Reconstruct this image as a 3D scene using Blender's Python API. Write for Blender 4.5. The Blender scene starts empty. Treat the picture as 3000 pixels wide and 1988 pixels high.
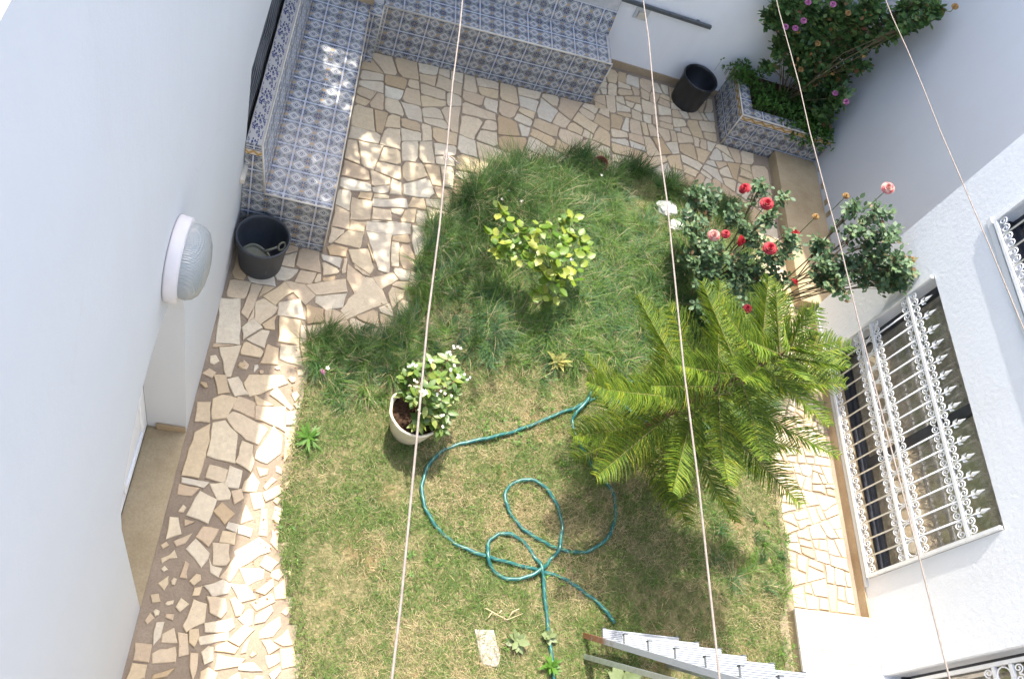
import bpy, bmesh, math, random
import numpy as np
from mathutils import Vector, Matrix

SC = bpy.context.scene
COL = SC.collection
rad = math.radians

# ------------------------------------------------------------------ camera
CAM_R = Matrix(((0.9479238, -0.1932000, -0.2532079),
                (0.0364555, 0.8555993, -0.5163534),
                (0.3164040, 0.4802329, 0.8180861)))
CAM_C = Vector((0.0, 0.0, 5.0))
cam_data = bpy.data.cameras.new('camera')
cam_data.sensor_width = 36.0
cam_data.sensor_fit = 'HORIZONTAL'
cam_data.lens = 29.16
cam_data.clip_start = 0.05
cam_data.clip_end = 500.0
cam = bpy.data.objects.new('camera', cam_data)
COL.objects.link(cam)
cam.matrix_world = Matrix.Translation(CAM_C) @ CAM_R.to_4x4()
SC.camera = cam

# ------------------------------------------------------------------ sky, sun, exposure
SUN_D = Vector((0.105, -0.55, -1.0)).normalized()      # the way the light travels
world = bpy.data.worlds.new('World')
SC.world = world
world.use_nodes = True
wn = world.node_tree.nodes
wl = world.node_tree.links
wn.clear()
w_out = wn.new('ShaderNodeOutputWorld')
w_bg = wn.new('ShaderNodeBackground')
w_sky = wn.new('ShaderNodeTexSky')
w_sky.sky_type = 'NISHITA'
w_sky.sun_disc = False
w_sky.sun_elevation = math.asin(-SUN_D.z)
w_sky.sun_rotation = math.atan2(-SUN_D.x, -SUN_D.y)
w_sky.air_density = 1.0
w_sky.dust_density = 3.0
w_sky.ozone_density = 0.7
w_bg.inputs['Strength'].default_value = 0.15
wl.new(w_sky.outputs[0], w_bg.inputs['Color'])
wl.new(w_bg.outputs[0], w_out.inputs['Surface'])
sun_data = bpy.data.lights.new('sun', 'SUN')
sun_data.energy = 2.2
sun_data.angle = rad(0.53)
sun_data.color = (1.0, 0.955, 0.88)
sun = bpy.data.objects.new('sun', sun_data)
COL.objects.link(sun)
sun.location = (-1.0, 6.0, 12.0)
sun.rotation_euler = SUN_D.to_track_quat('-Z', 'Y').to_euler()
vs = SC.view_settings
vs.view_transform = 'Standard'
vs.look = 'None'
vs.gamma = 1.0
vs.use_curve_mapping = False
vs.exposure = 2.08

# ------------------------------------------------------------------ helpers
S_D = 3000.0 / 2366.0
F_PX = 29.16 / 36.0 * 3000.0


def ray(px, py):
    return CAM_R @ Vector(((px * S_D - 1500.0) / F_PX, -(py * S_D - 994.0) / F_PX, -1.0))


def at(px, py, z=0.0):
    """point of the courtyard at height z that stands at this spot of the survey photo"""
    d = ray(px, py)
    return CAM_C + d * ((z - CAM_C.z) / d.z)


def tag(o, label=None, cat=None, group=None, kind=None):
    if label: o['label'] = label
    if cat: o['category'] = cat
    if group: o['group'] = group
    if kind: o['kind'] = kind
    return o


def wloc(o):
    v = Vector((0, 0, 0))
    while o is not None:
        v += o.location
        o = o.parent
    return v


def thing(name, label, cat, loc=(0, 0, 0), group=None):
    o = bpy.data.objects.new(name, None)
    o.empty_display_size = 0.1
    COL.objects.link(o)
    o.location = loc
    return tag(o, label, cat, group)


def link(name, me, parent=None, mw=None):
    o = bpy.data.objects.new(name, me)
    COL.objects.link(o)
    m = mw.copy() if mw is not None else Matrix.Identity(4)
    if parent is not None:
        o.parent = parent
        m = Matrix.Translation(-wloc(parent)) @ m
    o.matrix_basis = m
    return o


class MB:
    """collects vertices and faces and links them as ONE mesh object"""

    def __init__(self):
        self.v = []
        self.f = []
        self.sm = []

    def add(self, vs, fs, smooth=False):
        n = len(self.v)
        self.v.extend([tuple(p) for p in vs])
        for q in fs:
            self.f.append(tuple(i + n for i in q))
            self.sm.append(smooth)

    def quad(self, a, b, c, d):
        self.add([a, b, c, d], [(0, 1, 2, 3)])

    def box(self, x0, y0, z0, x1, y1, z1):
        vs = [(x, y, z) for z in (z0, z1) for y in (y0, y1) for x in (x0, x1)]
        self.add(vs, [(0, 2, 3, 1), (4, 5, 7, 6), (0, 1, 5, 4), (2, 6, 7, 3), (0, 4, 6, 2), (1, 3, 7, 5)])

    def prism(self, pts, z0, z1, bevel=0.0):
        n = len(pts)
        if bevel > 0:
            cx = sum(p[0] for p in pts) / n
            cy = sum(p[1] for p in pts) / n
            top = []
            for x, y in pts:
                dx, dy = cx - x, cy - y
                l = math.hypot(dx, dy) or 1.0
                k = min(bevel, l * 0.3) / l
                top.append((x + dx * k, y + dy * k, z1))
            vs = [(x, y, z0) for x, y in pts] + [(x, y, z1 - bevel * 0.6) for x, y in pts] + top
            fs = []
            for r in (0, 1):
                for i in range(n):
                    j = (i + 1) % n
                    fs.append((r * n + i, r * n + j, (r + 1) * n + j, (r + 1) * n + i))
            fs.append(tuple(range(2 * n, 3 * n)))
            self.add(vs, fs)
        else:
            vs = [(x, y, z0) for x, y in pts] + [(x, y, z1) for x, y in pts]
            fs = [(i, (i + 1) % n, n + (i + 1) % n, n + i) for i in range(n)]
            fs.append(tuple(range(n, 2 * n)))
            fs.append(tuple(range(n - 1, -1, -1)))
            self.add(vs, fs)

    def tube(self, pts, r, sides=6, cap=True, smooth=True):
        pts = [Vector(p) for p in pts]
        n = len(pts)
        rr = r if isinstance(r, (list, tuple)) else [r] * n
        base = len(self.v)
        t0 = (pts[1] - pts[0]).normalized()
        up = Vector((0, 0, 1)) if abs(t0.z) < 0.9 else Vector((1, 0, 0))
        nrm = t0.cross(up).normalized()
        for i in range(n):
            t = (pts[min(i + 1, n - 1)] - pts[max(i - 1, 0)]).normalized()
            nrm = (nrm - t * nrm.dot(t))
            if nrm.length < 1e-6:
                nrm = t.orthogonal()
            nrm.normalize()
            b = t.cross(nrm)
            for k in range(sides):
                a = 2 * math.pi * k / sides
                self.v.append(tuple(pts[i] + nrm * (math.cos(a) * rr[i]) + b * (math.sin(a) * rr[i])))
        for i in range(n - 1):
            for k in range(sides):
                k2 = (k + 1) % sides
                self.f.append((base + i * sides + k, base + i * sides + k2, base + (i + 1) * sides + k2, base + (i + 1) * sides + k))
                self.sm.append(smooth)
        if cap:
            self.f.append(tuple(base + k for k in range(sides - 1, -1, -1)))
            self.sm.append(False)
            self.f.append(tuple(base + (n - 1) * sides + k for k in range(sides)))
            self.sm.append(False)

    def lathe(self, prof, c, sides=32, axis='Z', smooth=True, sx=1.0, sy=1.0):
        """prof: list of (radius, height)"""
        base = len(self.v)
        n = len(prof)
        for r, h in prof:
            for k in range(sides):
                a = 2 * math.pi * k / sides
                u, w = math.cos(a) * r * sx, math.sin(a) * r * sy
                if axis == 'Z':
                    self.v.append((c[0] + u, c[1] + w, c[2] + h))
                else:
                    self.v.append((c[0] + h, c[1] + u, c[2] + w))
        for i in range(n - 1):
            for k in range(sides):
                k2 = (k + 1) % sides
                self.f.append((base + i * sides + k, base + i * sides + k2, base + (i + 1) * sides + k2, base + (i + 1) * sides + k))
                self.sm.append(smooth)

    def leaf(self, p, d, nrm, L, W, fold=0.25, curl=0.15):
        p = Vector(p); d = Vector(d).normalized()
        s = d.cross(Vector(nrm))
        if s.length < 1e-4:
            s = d.orthogonal()
        s.normalize()
        n = s.cross(d).normalized()
        m = p + d * (L * 0.45) - n * (fold * W * 0.5)
        a1 = p + d * (L * 0.25) + s * (W * 0.42)
        a2 = p + d * (L * 0.65) + s * (W * 0.46) - n * (curl * L * 0.3)
        b1 = p + d * (L * 0.25) - s * (W * 0.42)
        b2 = p + d * (L * 0.65) - s * (W * 0.46) - n * (curl * L * 0.3)
        t = p + d * L - n * (curl * L)
        self.add([p, a1, a2, t, b2, b1, m], [(0, 6, 1), (1, 6, 2), (2, 6, 3), (3, 6, 4), (4, 6, 5), (5, 6, 0)], True)

    def mesh(self, name, mats, off=(0, 0, 0)):
        me = bpy.data.meshes.new(name)
        ox, oy, oz = off
        me.from_pydata([(x - ox, y - oy, z - oz) for x, y, z in self.v], [], self.f)
        for m in (mats if isinstance(mats, (list, tuple)) else [mats]):
            me.materials.append(m)
        me.polygons.foreach_set('use_smooth', self.sm)
        me.update()
        return me

    def build(self, name, mats, parent=None, recalc=True, origin=None):
        off = wloc(parent) if parent is not None else Vector((0, 0, 0))
        o_l = Vector((0, 0, 0))
        if origin is not None:
            o_l = Vector(origin) - off
            off = Vector(origin)
        me = self.mesh(name, mats, off)
        if recalc:
            bm = bmesh.new()
            bm.from_mesh(me)
            bmesh.ops.recalc_face_normals(bm, faces=bm.faces)
            bm.to_mesh(me)
            bm.free()
        o = bpy.data.objects.new(name, me)
        COL.objects.link(o)
        if parent is not None:
            o.parent = parent
        o.location = o_l
        return o


def frame(o, u, v, n=None):
    u = Vector(u).normalized()
    v = Vector(v).normalized()
    n = u.cross(v) if n is None else Vector(n)
    m = Matrix.Identity(4)
    for i in range(3):
        m[i][0] = u[i]; m[i][1] = v[i]; m[i][2] = n[i]; m[i][3] = o[i]
    return m


def vnoise(x, y, s, seed=0):
    r = np.random.RandomState(seed)
    T = r.rand(64, 64)
    x = np.asarray(x) * s + 100.3; y = np.asarray(y) * s + 57.7
    xi = np.floor(x).astype(int); yi = np.floor(y).astype(int)
    fx = x - xi; fy = y - yi
    fx = fx * fx * (3 - 2 * fx); fy = fy * fy * (3 - 2 * fy)
    g = lambda a, b: T[a % 64, b % 64]
    return (g(xi, yi) * (1 - fx) + g(xi + 1, yi) * fx) * (1 - fy) + (g(xi, yi + 1) * (1 - fx) + g(xi + 1, yi + 1) * fx) * fy


# ------------------------------------------------------------------ materials
class NT:
    def __init__(self, name):
        self.m = bpy.data.materials.new(name)
        self.m.use_nodes = True
        self.t = self.m.node_tree
        self.t.nodes.clear()
        self.out = self.t.nodes.new('ShaderNodeOutputMaterial')

    def n(self, typ, **kw):
        o = self.t.nodes.new(typ)
        for k, v in kw.items():
            if k.startswith('i_'):
                o.inputs[k[2:].replace('_', ' ')].default_value = v
            else:
                setattr(o, k, v)
        return o

    def l(self, a, b):
        self.t.links.new(a, b)

    def math(self, op, a, b=None, c=None):
        o = self.t.nodes.new('ShaderNodeMath')
        o.operation = op
        for i, q in enumerate((a, b, c)):
            if q is None: continue
            if isinstance(q, (int, float)): o.inputs[i].default_value = q
            else: self.l(q, o.inputs[i])
        return o.outputs[0]

    def mix(self, fac, a, b, mode='MIX'):
        o = self.t.nodes.new('ShaderNodeMix')
        o.data_type = 'RGBA'
        o.blend_type = mode
        for s, q in ((o.inputs[0], fac), (o.inputs[6], a), (o.inputs[7], b)):
            if isinstance(q, (int, float)): s.default_value = q
            elif isinstance(q, tuple): s.default_value = (q[0], q[1], q[2], 1)
            else: self.l(q, s)
        return o.outputs[2]

    def ramp(self, fac, stops, interp='LINEAR'):
        o = self.t.nodes.new('ShaderNodeValToRGB')
        cr = o.color_ramp
        cr.interpolation = interp
        while len(cr.elements) < len(stops): cr.elements.new(0.5)
        for e, (p, c) in zip(cr.elements, stops):
            e.position = p
            e.color = (c[0], c[1], c[2], 1) if isinstance(c, tuple) else (c, c, c, 1)
        self.l(fac, o.inputs[0])
        return o.outputs[0]

    def noise(self, scale, detail=4, rough=0.55, vec=None, dist=0.0):
        o = self.n('ShaderNodeTexNoise')
        o.inputs['Scale'].default_value = scale
        o.inputs['Detail'].default_value = detail
        o.inputs['Roughness'].default_value = rough
        o.inputs['Distortion'].default_value = dist
        if vec is None:
            vec = self.n('ShaderNodeNewGeometry').outputs['Position']
        self.l(vec, o.inputs['Vector'])
        return o.outputs[0]

    def bump(self, h, strength=0.3, dist=0.01):
        o = self.n('ShaderNodeBump')
        o.inputs['Strength'].default_value = strength
        o.inputs['Distance'].default_value = dist
        self.l(h, o.inputs['Height'])
        return o.outputs[0]

    def bsdf(self, col, rough=0.6, bump=None, metal=0.0, spec=0.5, **kw):
        p = self.n('ShaderNodeBsdfPrincipled')
        for s, q in ((p.inputs['Base Color'], col), (p.inputs['Roughness'], rough), (p.inputs['Metallic'], metal)):
            if isinstance(q, (int, float)): s.default_value = q
            elif isinstance(q, tuple): s.default_value = (q[0], q[1], q[2], 1)
            else: self.l(q, s)
        p.inputs['Specular IOR Level'].default_value = spec
        for k, v in kw.items():
            p.inputs[k.replace('_', ' ')].default_value = v
        if bump is not None: self.l(bump, p.inputs['Normal'])
        self.l(p.outputs[0], self.out.inputs['Surface'])
        return p


def simple(name, col, rough=0.6, metal=0.0, var=0.12, scale=18.0, bump=0.0, spec=0.5):
    t = NT(name)
    nz = t.noise(scale)
    a = tuple(max(0.0, c * (1 - var)) for c in col)
    b = tuple(min(1.0, c * (1 + var)) for c in col)
    c = t.ramp(nz, [(0.3, a), (0.7, b)])
    bm_ = t.bump(t.noise(scale * 6), bump, 0.004) if bump else None
    t.bsdf(c, rough, bm_, metal, spec)
    return t.m


def leafmat(name, stops, rough=0.45, trans=0.35, island=True, tl=1.5):
    t = NT(name)
    g = t.n('ShaderNodeNewGeometry')
    if island:
        r = g.outputs['Random Per Island']
    else:
        r = t.n('ShaderNodeObjectInfo').outputs['Random']
    c = t.ramp(r, stops)
    nz = t.noise(60.0, 2)
    c = t.mix(t.math('MULTIPLY', nz, 0.35), c, (0.02, 0.05, 0.01), 'MIX')
    p = t.n('ShaderNodeBsdfPrincipled')
    t.l(c, p.inputs['Base Color'])
    p.inputs['Roughness'].default_value = rough
    p.inputs['Specular IOR Level'].default_value = 0.4
    tr = t.n('ShaderNodeBsdfTranslucent')
    hs = t.n('ShaderNodeHueSaturation')
    hs.inputs['Value'].default_value = tl
    hs.inputs['Hue'].default_value = 0.485
    t.l(c, hs.inputs['Color'])
    t.l(hs.outputs[0], tr.inputs['Color'])
    mx = t.n('ShaderNodeMixShader')
    mx.inputs[0].default_value = trans
    t.l(p.outputs[0], mx.inputs[1]); t.l(tr.outputs[0], mx.inputs[2])
    t.l(mx.outputs[0], t.out.inputs['Surface'])
    return t.m


def wall_mat(name, col, bump, fine=220.0, stain=0.05):
    t = NT(name)
    big = t.noise(0.7, 5, 0.6)
    mid = t.noise(6.0, 6, 0.65, dist=0.4)
    c = t.ramp(big, [(0.3, tuple(q * (1 - stain) for q in col)), (0.65, col)])
    spots = t.ramp(mid, [(0.66, 0.0), (0.78, 1.0)])
    c = t.mix(t.math('MULTIPLY', spots, 0.10), c, (0.55, 0.50, 0.43))
    mp = t.n('ShaderNodeMapping')
    mp.inputs['Scale'].default_value = (7.0, 7.0, 0.35)
    t.l(t.n('ShaderNodeNewGeometry').outputs['Position'], mp.inputs[0])
    st = t.ramp(t.noise(1.0, 5, 0.6, mp.outputs[0]), [(0.50, 0.0), (0.75, 0.10)])
    c = t.mix(st, c, (0.50, 0.47, 0.42))
    vo = t.n('ShaderNodeTexVoronoi', feature='DISTANCE_TO_EDGE')
    vo.inputs['Scale'].default_value = 0.55
    wv = t.n('ShaderNodeMix', data_type='RGBA', blend_type='ADD')
    wv.inputs[0].default_value = 0.35
    nzv = t.n('ShaderNodeTexNoise'); nzv.inputs['Scale'].default_value = 3.0
    gp = t.n('ShaderNodeNewGeometry').outputs['Position']
    t.l(gp, nzv.inputs['Vector']); t.l(gp, wv.inputs[6]); t.l(nzv.outputs[1], wv.inputs[7])
    t.l(wv.outputs[2], vo.inputs['Vector'])
    crack = t.math('MULTIPLY', t.ramp(vo.outputs['Distance'], [(0.0, 0.14), (0.003, 0.0)]), t.ramp(big, [(0.56, 0.0), (0.62, 1.0)]))
    c = t.mix(crack, c, (0.35, 0.33, 0.30))
    h = t.math('ADD', t.math('MULTIPLY', t.noise(fine, 3), 0.5), t.math('MULTIPLY', t.noise(fine * 0.22, 4), 1.0))
    t.bsdf(c, 0.75, t.bump(h, bump, 0.006), spec=0.25)
    return t.m


M = {}
M['wall_smooth'] = wall_mat('white wall paint', (0.585, 0.59, 0.585), 0.16, 160.0)
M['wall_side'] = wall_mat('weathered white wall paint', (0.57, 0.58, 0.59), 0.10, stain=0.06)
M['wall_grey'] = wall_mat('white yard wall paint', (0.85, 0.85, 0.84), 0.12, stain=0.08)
M['wall_stucco'] = wall_mat('white stucco', (0.70, 0.715, 0.725), 0.30, 150.0, 0.04)


def stone_mat(name='cream paving stone', stops=None):
    t = NT(name)
    oi = t.n('ShaderNodeObjectInfo').outputs['Random']
    c = t.ramp(oi, stops or [(0.0, (0.58, 0.43, 0.245)), (0.16, (0.66, 0.53, 0.335)), (0.32, (0.60, 0.535, 0.41)), (0.48, (0.71, 0.595, 0.40)),
                    (0.62, (0.53, 0.39, 0.245)), (0.76, (0.67, 0.545, 0.365)), (0.88, (0.49, 0.35, 0.19)), (1.0, (0.71, 0.64, 0.48))])
    n1 = t.noise(9.0, 6, 0.65, dist=1.2)
    n2 = t.noise(45.0, 5, 0.6)
    c = t.mix(t.ramp(n1, [(0.42, 0.0), (0.72, 0.30)]), c, (0.42, 0.29, 0.17))
    c = t.mix(t.ramp(n2, [(0.3, 0.22), (0.62, 0.0)]), c, (0.22, 0.17, 0.13))
    pits = t.ramp(t.noise(130.0, 2), [(0.27, 0.6), (0.33, 0.0)])
    c = t.mix(pits, c, (0.16, 0.12, 0.09))
    t.bsdf(c, 0.52, t.bump(t.math('ADD', n2, t.math('MULTIPLY', n1, 1.5)), 0.3, 0.004), spec=0.35)
    return t.m


M['stone'] = stone_mat()


def mortar_mat():
    t = NT('brown mortar')
    n1 = t.noise(3.0, 6, 0.6); n2 = t.noise(70.0, 4, 0.7)
    c = t.ramp(n1, [(0.3, (0.23, 0.18, 0.13)), (0.55, (0.33, 0.26, 0.185)), (0.8, (0.43, 0.345, 0.25))])
    c = t.mix(t.ramp(n2, [(0.4, 0.35), (0.6, 0.0)]), c, (0.19, 0.14, 0.10))
    t.bsdf(c, 0.9, t.bump(n2, 0.6, 0.006), spec=0.15)
    return t.m


M['mortar'] = mortar_mat()


def concrete_mat(name, c0, c1, c2):
    t = NT(name)
    n1 = t.noise(4.0, 6, 0.62); n2 = t.noise(90.0, 4, 0.7)
    c = t.ramp(n1, [(0.28, c0), (0.5, c1), (0.75, c2)])
    c = t.mix(t.ramp(n2, [(0.38, 0.25), (0.6, 0.0)]), c, tuple(q * 0.5 for q in c0))
    t.bsdf(c, 0.8, t.bump(n2, 0.25, 0.003), spec=0.2)
    return t.m


M['brown_conc'] = concrete_mat('brown cement screed', (0.31, 0.23, 0.13), (0.40, 0.315, 0.19), (0.46, 0.37, 0.24))
M['skirt'] = concrete_mat('ochre skirting', (0.33, 0.23, 0.13), (0.42, 0.31, 0.19), (0.47, 0.37, 0.25))
M['lawn_slab'] = concrete_mat('weathered pale slab', (0.30, 0.26, 0.22), (0.40, 0.36, 0.32), (0.47, 0.43, 0.39))
M['slab'] = concrete_mat('pale slab', (0.52, 0.46, 0.38), (0.60, 0.54, 0.46), (0.64, 0.59, 0.52))


def soil_mat():
    t = NT('lawn soil and thatch')
    n1 = t.noise(2.2, 6, 0.6); n2 = t.noise(60.0, 5, 0.7); n3 = t.noise(14.0, 5, 0.6)
    c = t.ramp(n2, [(0.3, (0.115, 0.105, 0.050)), (0.5, (0.20, 0.175, 0.085)), (0.68, (0.32, 0.26, 0.145))])
    c = t.mix(t.ramp(n1, [(0.56, 0.0), (0.72, 0.7)]), c, (0.30, 0.17, 0.09))
    c = t.mix(t.ramp(n3, [(0.40, 0.7), (0.58, 0.0)]), c, (0.055, 0.075, 0.022))
    t.bsdf(c, 0.95, t.bump(n2, 0.9, 0.02), spec=0.1)
    return t.m


M['soil'] = soil_mat()
M['dark_soil'] = simple('dark potting soil', (0.055, 0.032, 0.02), 0.95, var=0.5, scale=60, bump=0.8, spec=0.1)


def tile_mat():
    t = NT('blue diamond azulejo tile')
    uv = t.n('ShaderNodeUVMap').outputs[0]
    s = t.n('ShaderNodeSeparateXYZ')
    t.l(uv, s.inputs[0])
    X, Y = s.outputs[0], s.outputs[1]

    def cell(q, k):
        return t.math('SUBTRACT', t.math('FRACT', t.math('MULTIPLY', q, k)), 0.5)
    u = t.math('ABSOLUTE', cell(X, 2.0)); v = t.math('ABSOLUTE', cell(Y, 2.0))
    d = t.math('ADD', u, v)                                     # diamond distance from the cell's middle
    blue, navy, white, grey, ochre = (0.022, 0.036, 0.13), (0.014, 0.020, 0.065), (0.58, 0.58, 0.56), (0.23, 0.24, 0.245), (0.42, 0.25, 0.09)
    c = t.ramp(d, [(0.0, white), (0.05, navy), (0.135, white), (0.195, navy), (0.245, white), (0.325, grey), (0.36, white), (0.395, grey)], 'CONSTANT')
    # leaves in the corners of each cell
    cu = t.math('SUBTRACT', 0.5, u); cv = t.math('SUBTRACT', 0.5, v)
    r = t.math('SQRT', t.math('ADD', t.math('MULTIPLY', cu, cu), t.math('MULTIPLY', cv, cv)))
    an = t.math('ARCTAN2', cv, cu)
    pet = t.math('ABSOLUTE', t.math('SINE', t.math('MULTIPLY', an, 4.0)))
    lf = t.math('MULTIPLY', t.math('GREATER_THAN', pet, 0.50), t.math('MULTIPLY', t.math('GREATER_THAN', r, 0.05), t.math('LESS_THAN', r, 0.28)))
    lf = t.math('MULTIPLY', lf, t.math('GREATER_THAN', d, 0.37))
    c = t.mix(lf, c, (0.028, 0.040, 0.095))
    dots = t.math('MULTIPLY', t.math('LESS_THAN', r, 0.05), 1.0)
    c = t.mix(dots, c, ochre)
    # small ochre and green marks half way along the cell edges
    e1 = t.math('ADD', t.math('ABSOLUTE', t.math('SUBTRACT', u, 0.44)), t.math('MULTIPLY', v, 1.0))
    e2 = t.math('ADD', t.math('ABSOLUTE', t.math('SUBTRACT', v, 0.44)), t.math('MULTIPLY', u, 1.0))
    c = t.mix(t.math('LESS_THAN', e1, 0.095), c, ochre)
    c = t.mix(t.math('LESS_THAN', e2, 0.075), c, (0.09, 0.12, 0.10))
    # pale border line of the tile
    bu = t.math('SUBTRACT', 0.5, t.math('ABSOLUTE', cell(X, 1.0))); bv = t.math('SUBTRACT', 0.5, t.math('ABSOLUTE', cell(Y, 1.0)))
    b = t.math('LESS_THAN', t.math('MINIMUM', bu, bv), 0.021)
    c = t.mix(b, c, (0.56, 0.59, 0.65))
    oi = t.n('ShaderNodeObjectInfo').outputs['Random']
    c = t.mix(t.ramp(oi, [(0.0, 0.0), (1.0, 0.16)]), c, (0.26, 0.25, 0.22))
    nz = t.noise(5.0, 3)
    c = t.mix(t.ramp(nz, [(0.4, 0.0), (0.8, 0.16)]), c, (0.34, 0.28, 0.2))
    p = t.bsdf(c, 0.22, spec=0.45)
    return t.m


def chevron_mat():
    t = NT('ochre zigzag border tile')
    uv = t.n('ShaderNodeUVMap').outputs[0]
    s = t.n('ShaderNodeSeparateXYZ')
    t.l(uv, s.inputs[0])
    X, Y = s.outputs[0], s.outputs[1]
    z = t.math('ABSOLUTE', t.math('SUBTRACT', t.math('FRACT', t.math('MULTIPLY', X, 2.0)), 0.5))       # 0..0.5
    q = t.math('SUBTRACT', Y, t.math('ADD', 0.25, t.math('MULTIPLY', z, 1.0)))
    a = t.math('ABSOLUTE', q)
    c = t.ramp(a, [(0.0, (0.50, 0.27, 0.05)), (0.07, (0.07, 0.055, 0.03)), (0.105, (0.55, 0.42, 0.24)), (0.22, (0.56, 0.33, 0.12)), (0.27, (0.60, 0.52, 0.42))], 'CONSTANT')
    e = t.math('MINIMUM', Y, t.math('SUBTRACT', 1.0, Y))
    c = t.mix(t.math('LESS_THAN', e, 0.13), c, (0.022, 0.024, 0.09))
    c = t.mix(t.math('LESS_THAN', e, 0.03), c, (0.6, 0.6, 0.6))
    t.bsdf(c, 0.22, spec=0.45)
    return t.m


def flower_mat():
    t = NT('blue flower strip tile')
    uv = t.n('ShaderNodeUVMap').outputs[0]
    s = t.n('ShaderNodeSeparateXYZ')
    t.l(uv, s.inputs[0])
    X, Y = s.outputs[0], s.outputs[1]
    vo = t.n('ShaderNodeTexVoronoi')
    vo.inputs['Scale'].default_value = 7.0
    t.l(uv, vo.inputs['Vector'])
    c = t.ramp(vo.outputs['Distance'], [(0.0, (0.40, 0.25, 0.12)), (0.10, (0.44, 0.43, 0.41)), (0.20, (0.035, 0.05, 0.17)), (0.38, (0.06, 0.065, 0.10)), (0.46, (0.42, 0.41, 0.38))], 'CONSTANT')
    e = t.math('MINIMUM', Y, t.math('SUBTRACT', 1.0, Y))
    c = t.mix(t.math('LESS_THAN', e, 0.12), c, (0.46, 0.44, 0.40))
    t.bsdf(c, 0.25, spec=0.45)
    return t.m


M['tile'] = tile_mat()
M['chevron'] = chevron_mat()
M['flower_tile'] = flower_mat()
M['trim'] = simple('cream tile edging', (0.60, 0.54, 0.44), 0.4, var=0.1)
M['grout'] = simple('grey grout', (0.42, 0.40, 0.37), 0.8, var=0.15)


def grass_mat():
    t = NT('grass blades')
    a = t.n('ShaderNodeAttribute', attribute_name='tint')
    c = a.outputs['Color']
    p = t.n('ShaderNodeBsdfPrincipled')
    t.l(c, p.inputs['Base Color'])
    p.inputs['Roughness'].default_value = 0.5
    p.inputs['Specular IOR Level'].default_value = 0.35
    tr = t.n('ShaderNodeBsdfTranslucent')
    hs = t.n('ShaderNodeHueSaturation')
    hs.inputs['Value'].default_value = 1.4
    t.l(c, hs.inputs['Color']); t.l(hs.outputs[0], tr.inputs['Color'])
    mx = t.n('ShaderNodeMixShader')
    mx.inputs[0].default_value = 0.3
    t.l(p.outputs[0], mx.inputs[1]); t.l(tr.outputs[0], mx.inputs[2])
    t.l(mx.outputs[0], t.out.inputs['Surface'])
    return t.m


M['grass'] = grass_mat()
M['iron'] = simple('white painted iron', (0.72, 0.72, 0.70), 0.4, var=0.06, scale=25)
M['dark_frame'] = simple('dark window frame', (0.035, 0.037, 0.045), 0.35, var=0.15)
M['rope'] = simple('cream washing line', (0.19, 0.155, 0.125), 0.85, var=0.2, scale=120)
M['black_plastic'] = simple('black plastic', (0.016, 0.017, 0.02), 0.38, var=0.2)
M['bucket'] = simple('charcoal rubber', (0.035, 0.04, 0.047), 0.55, var=0.15)
M['dustpan'] = simple('olive plastic', (0.24, 0.24, 0.17), 0.5, var=0.1)
M['pot_cream'] = simple('cream glazed pot', (0.62, 0.55, 0.42), 0.5, var=0.12, scale=14, bump=0.1)
M['terracotta'] = simple('red brown clay', (0.20, 0.055, 0.035), 0.7, var=0.2)
M['alu'] = simple('galvanised metal', (0.52, 0.56, 0.60), 0.38, metal=0.75, var=0.14, scale=30)
M['tread'] = simple('ribbed aluminium tread', (0.31, 0.33, 0.35), 0.5, metal=0.3, var=0.06, scale=40)
M['pipe'] = simple('dark grey metal rail', (0.10, 0.11, 0.115), 0.45, metal=0.3, var=0.1)
M['lamp_ring'] = simple('white lamp housing', (0.60, 0.565, 0.545), 0.5, var=0.04)
M['bark'] = simple('brown bark', (0.16, 0.095, 0.055), 0.9, var=0.35, scale=50, bump=0.5, spec=0.1)
M['green_stem'] = simple('green stem', (0.12, 0.16, 0.05), 0.7, var=0.25, scale=40)
M['rust'] = None


def rust_mat():
    t = NT('grey metal with rust')
    n1 = t.noise(9.0, 6, 0.7)
    g = t.n('ShaderNodeNewGeometry').outputs['Position']
    s = t.n('ShaderNodeSeparateXYZ'); t.l(g, s.inputs[0])
    low = t.math('SUBTRACT', 1.0, t.math('MULTIPLY', s.outputs[2], 1.4))
    k = t.ramp(t.math('ADD', t.math('MULTIPLY', low, 0.55), t.math('MULTIPLY', n1, 0.75)), [(0.62, 0.0), (0.78, 1.0)])
    c = t.mix(k, (0.34, 0.37, 0.40), (0.24, 0.11, 0.055))
    t.bsdf(c, 0.6, t.bump(n1, 0.2, 0.002), metal=0.25)
    return t.m


M['rust'] = rust_mat()


def hose_mat():
    t = NT('teal garden hose')
    uv = t.n('ShaderNodeUVMap').outputs[0]
    s = t.n('ShaderNodeSeparateXYZ'); t.l(uv, s.inputs[0])
    k = t.math('FRACT', t.math('ADD', t.math('MULTIPLY', s.outputs[0], 14.0), t.math('MULTIPLY', s.outputs[1], 2.0)))
    c = t.ramp(k, [(0.0, (0.008, 0.085, 0.085)), (0.72, (0.012, 0.12, 0.11)), (0.86, (0.20, 0.30, 0.12)), (0.93, (0.010, 0.09, 0.09))], 'CONSTANT')
    n1 = t.noise(25.0)
    c = t.mix(t.ramp(n1, [(0.45, 0.0), (0.75, 0.4)]), c, (0.02, 0.16, 0.14))
    t.bsdf(c, 0.35, spec=0.5)
    return t.m


M['hose'] = hose_mat()


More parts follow.
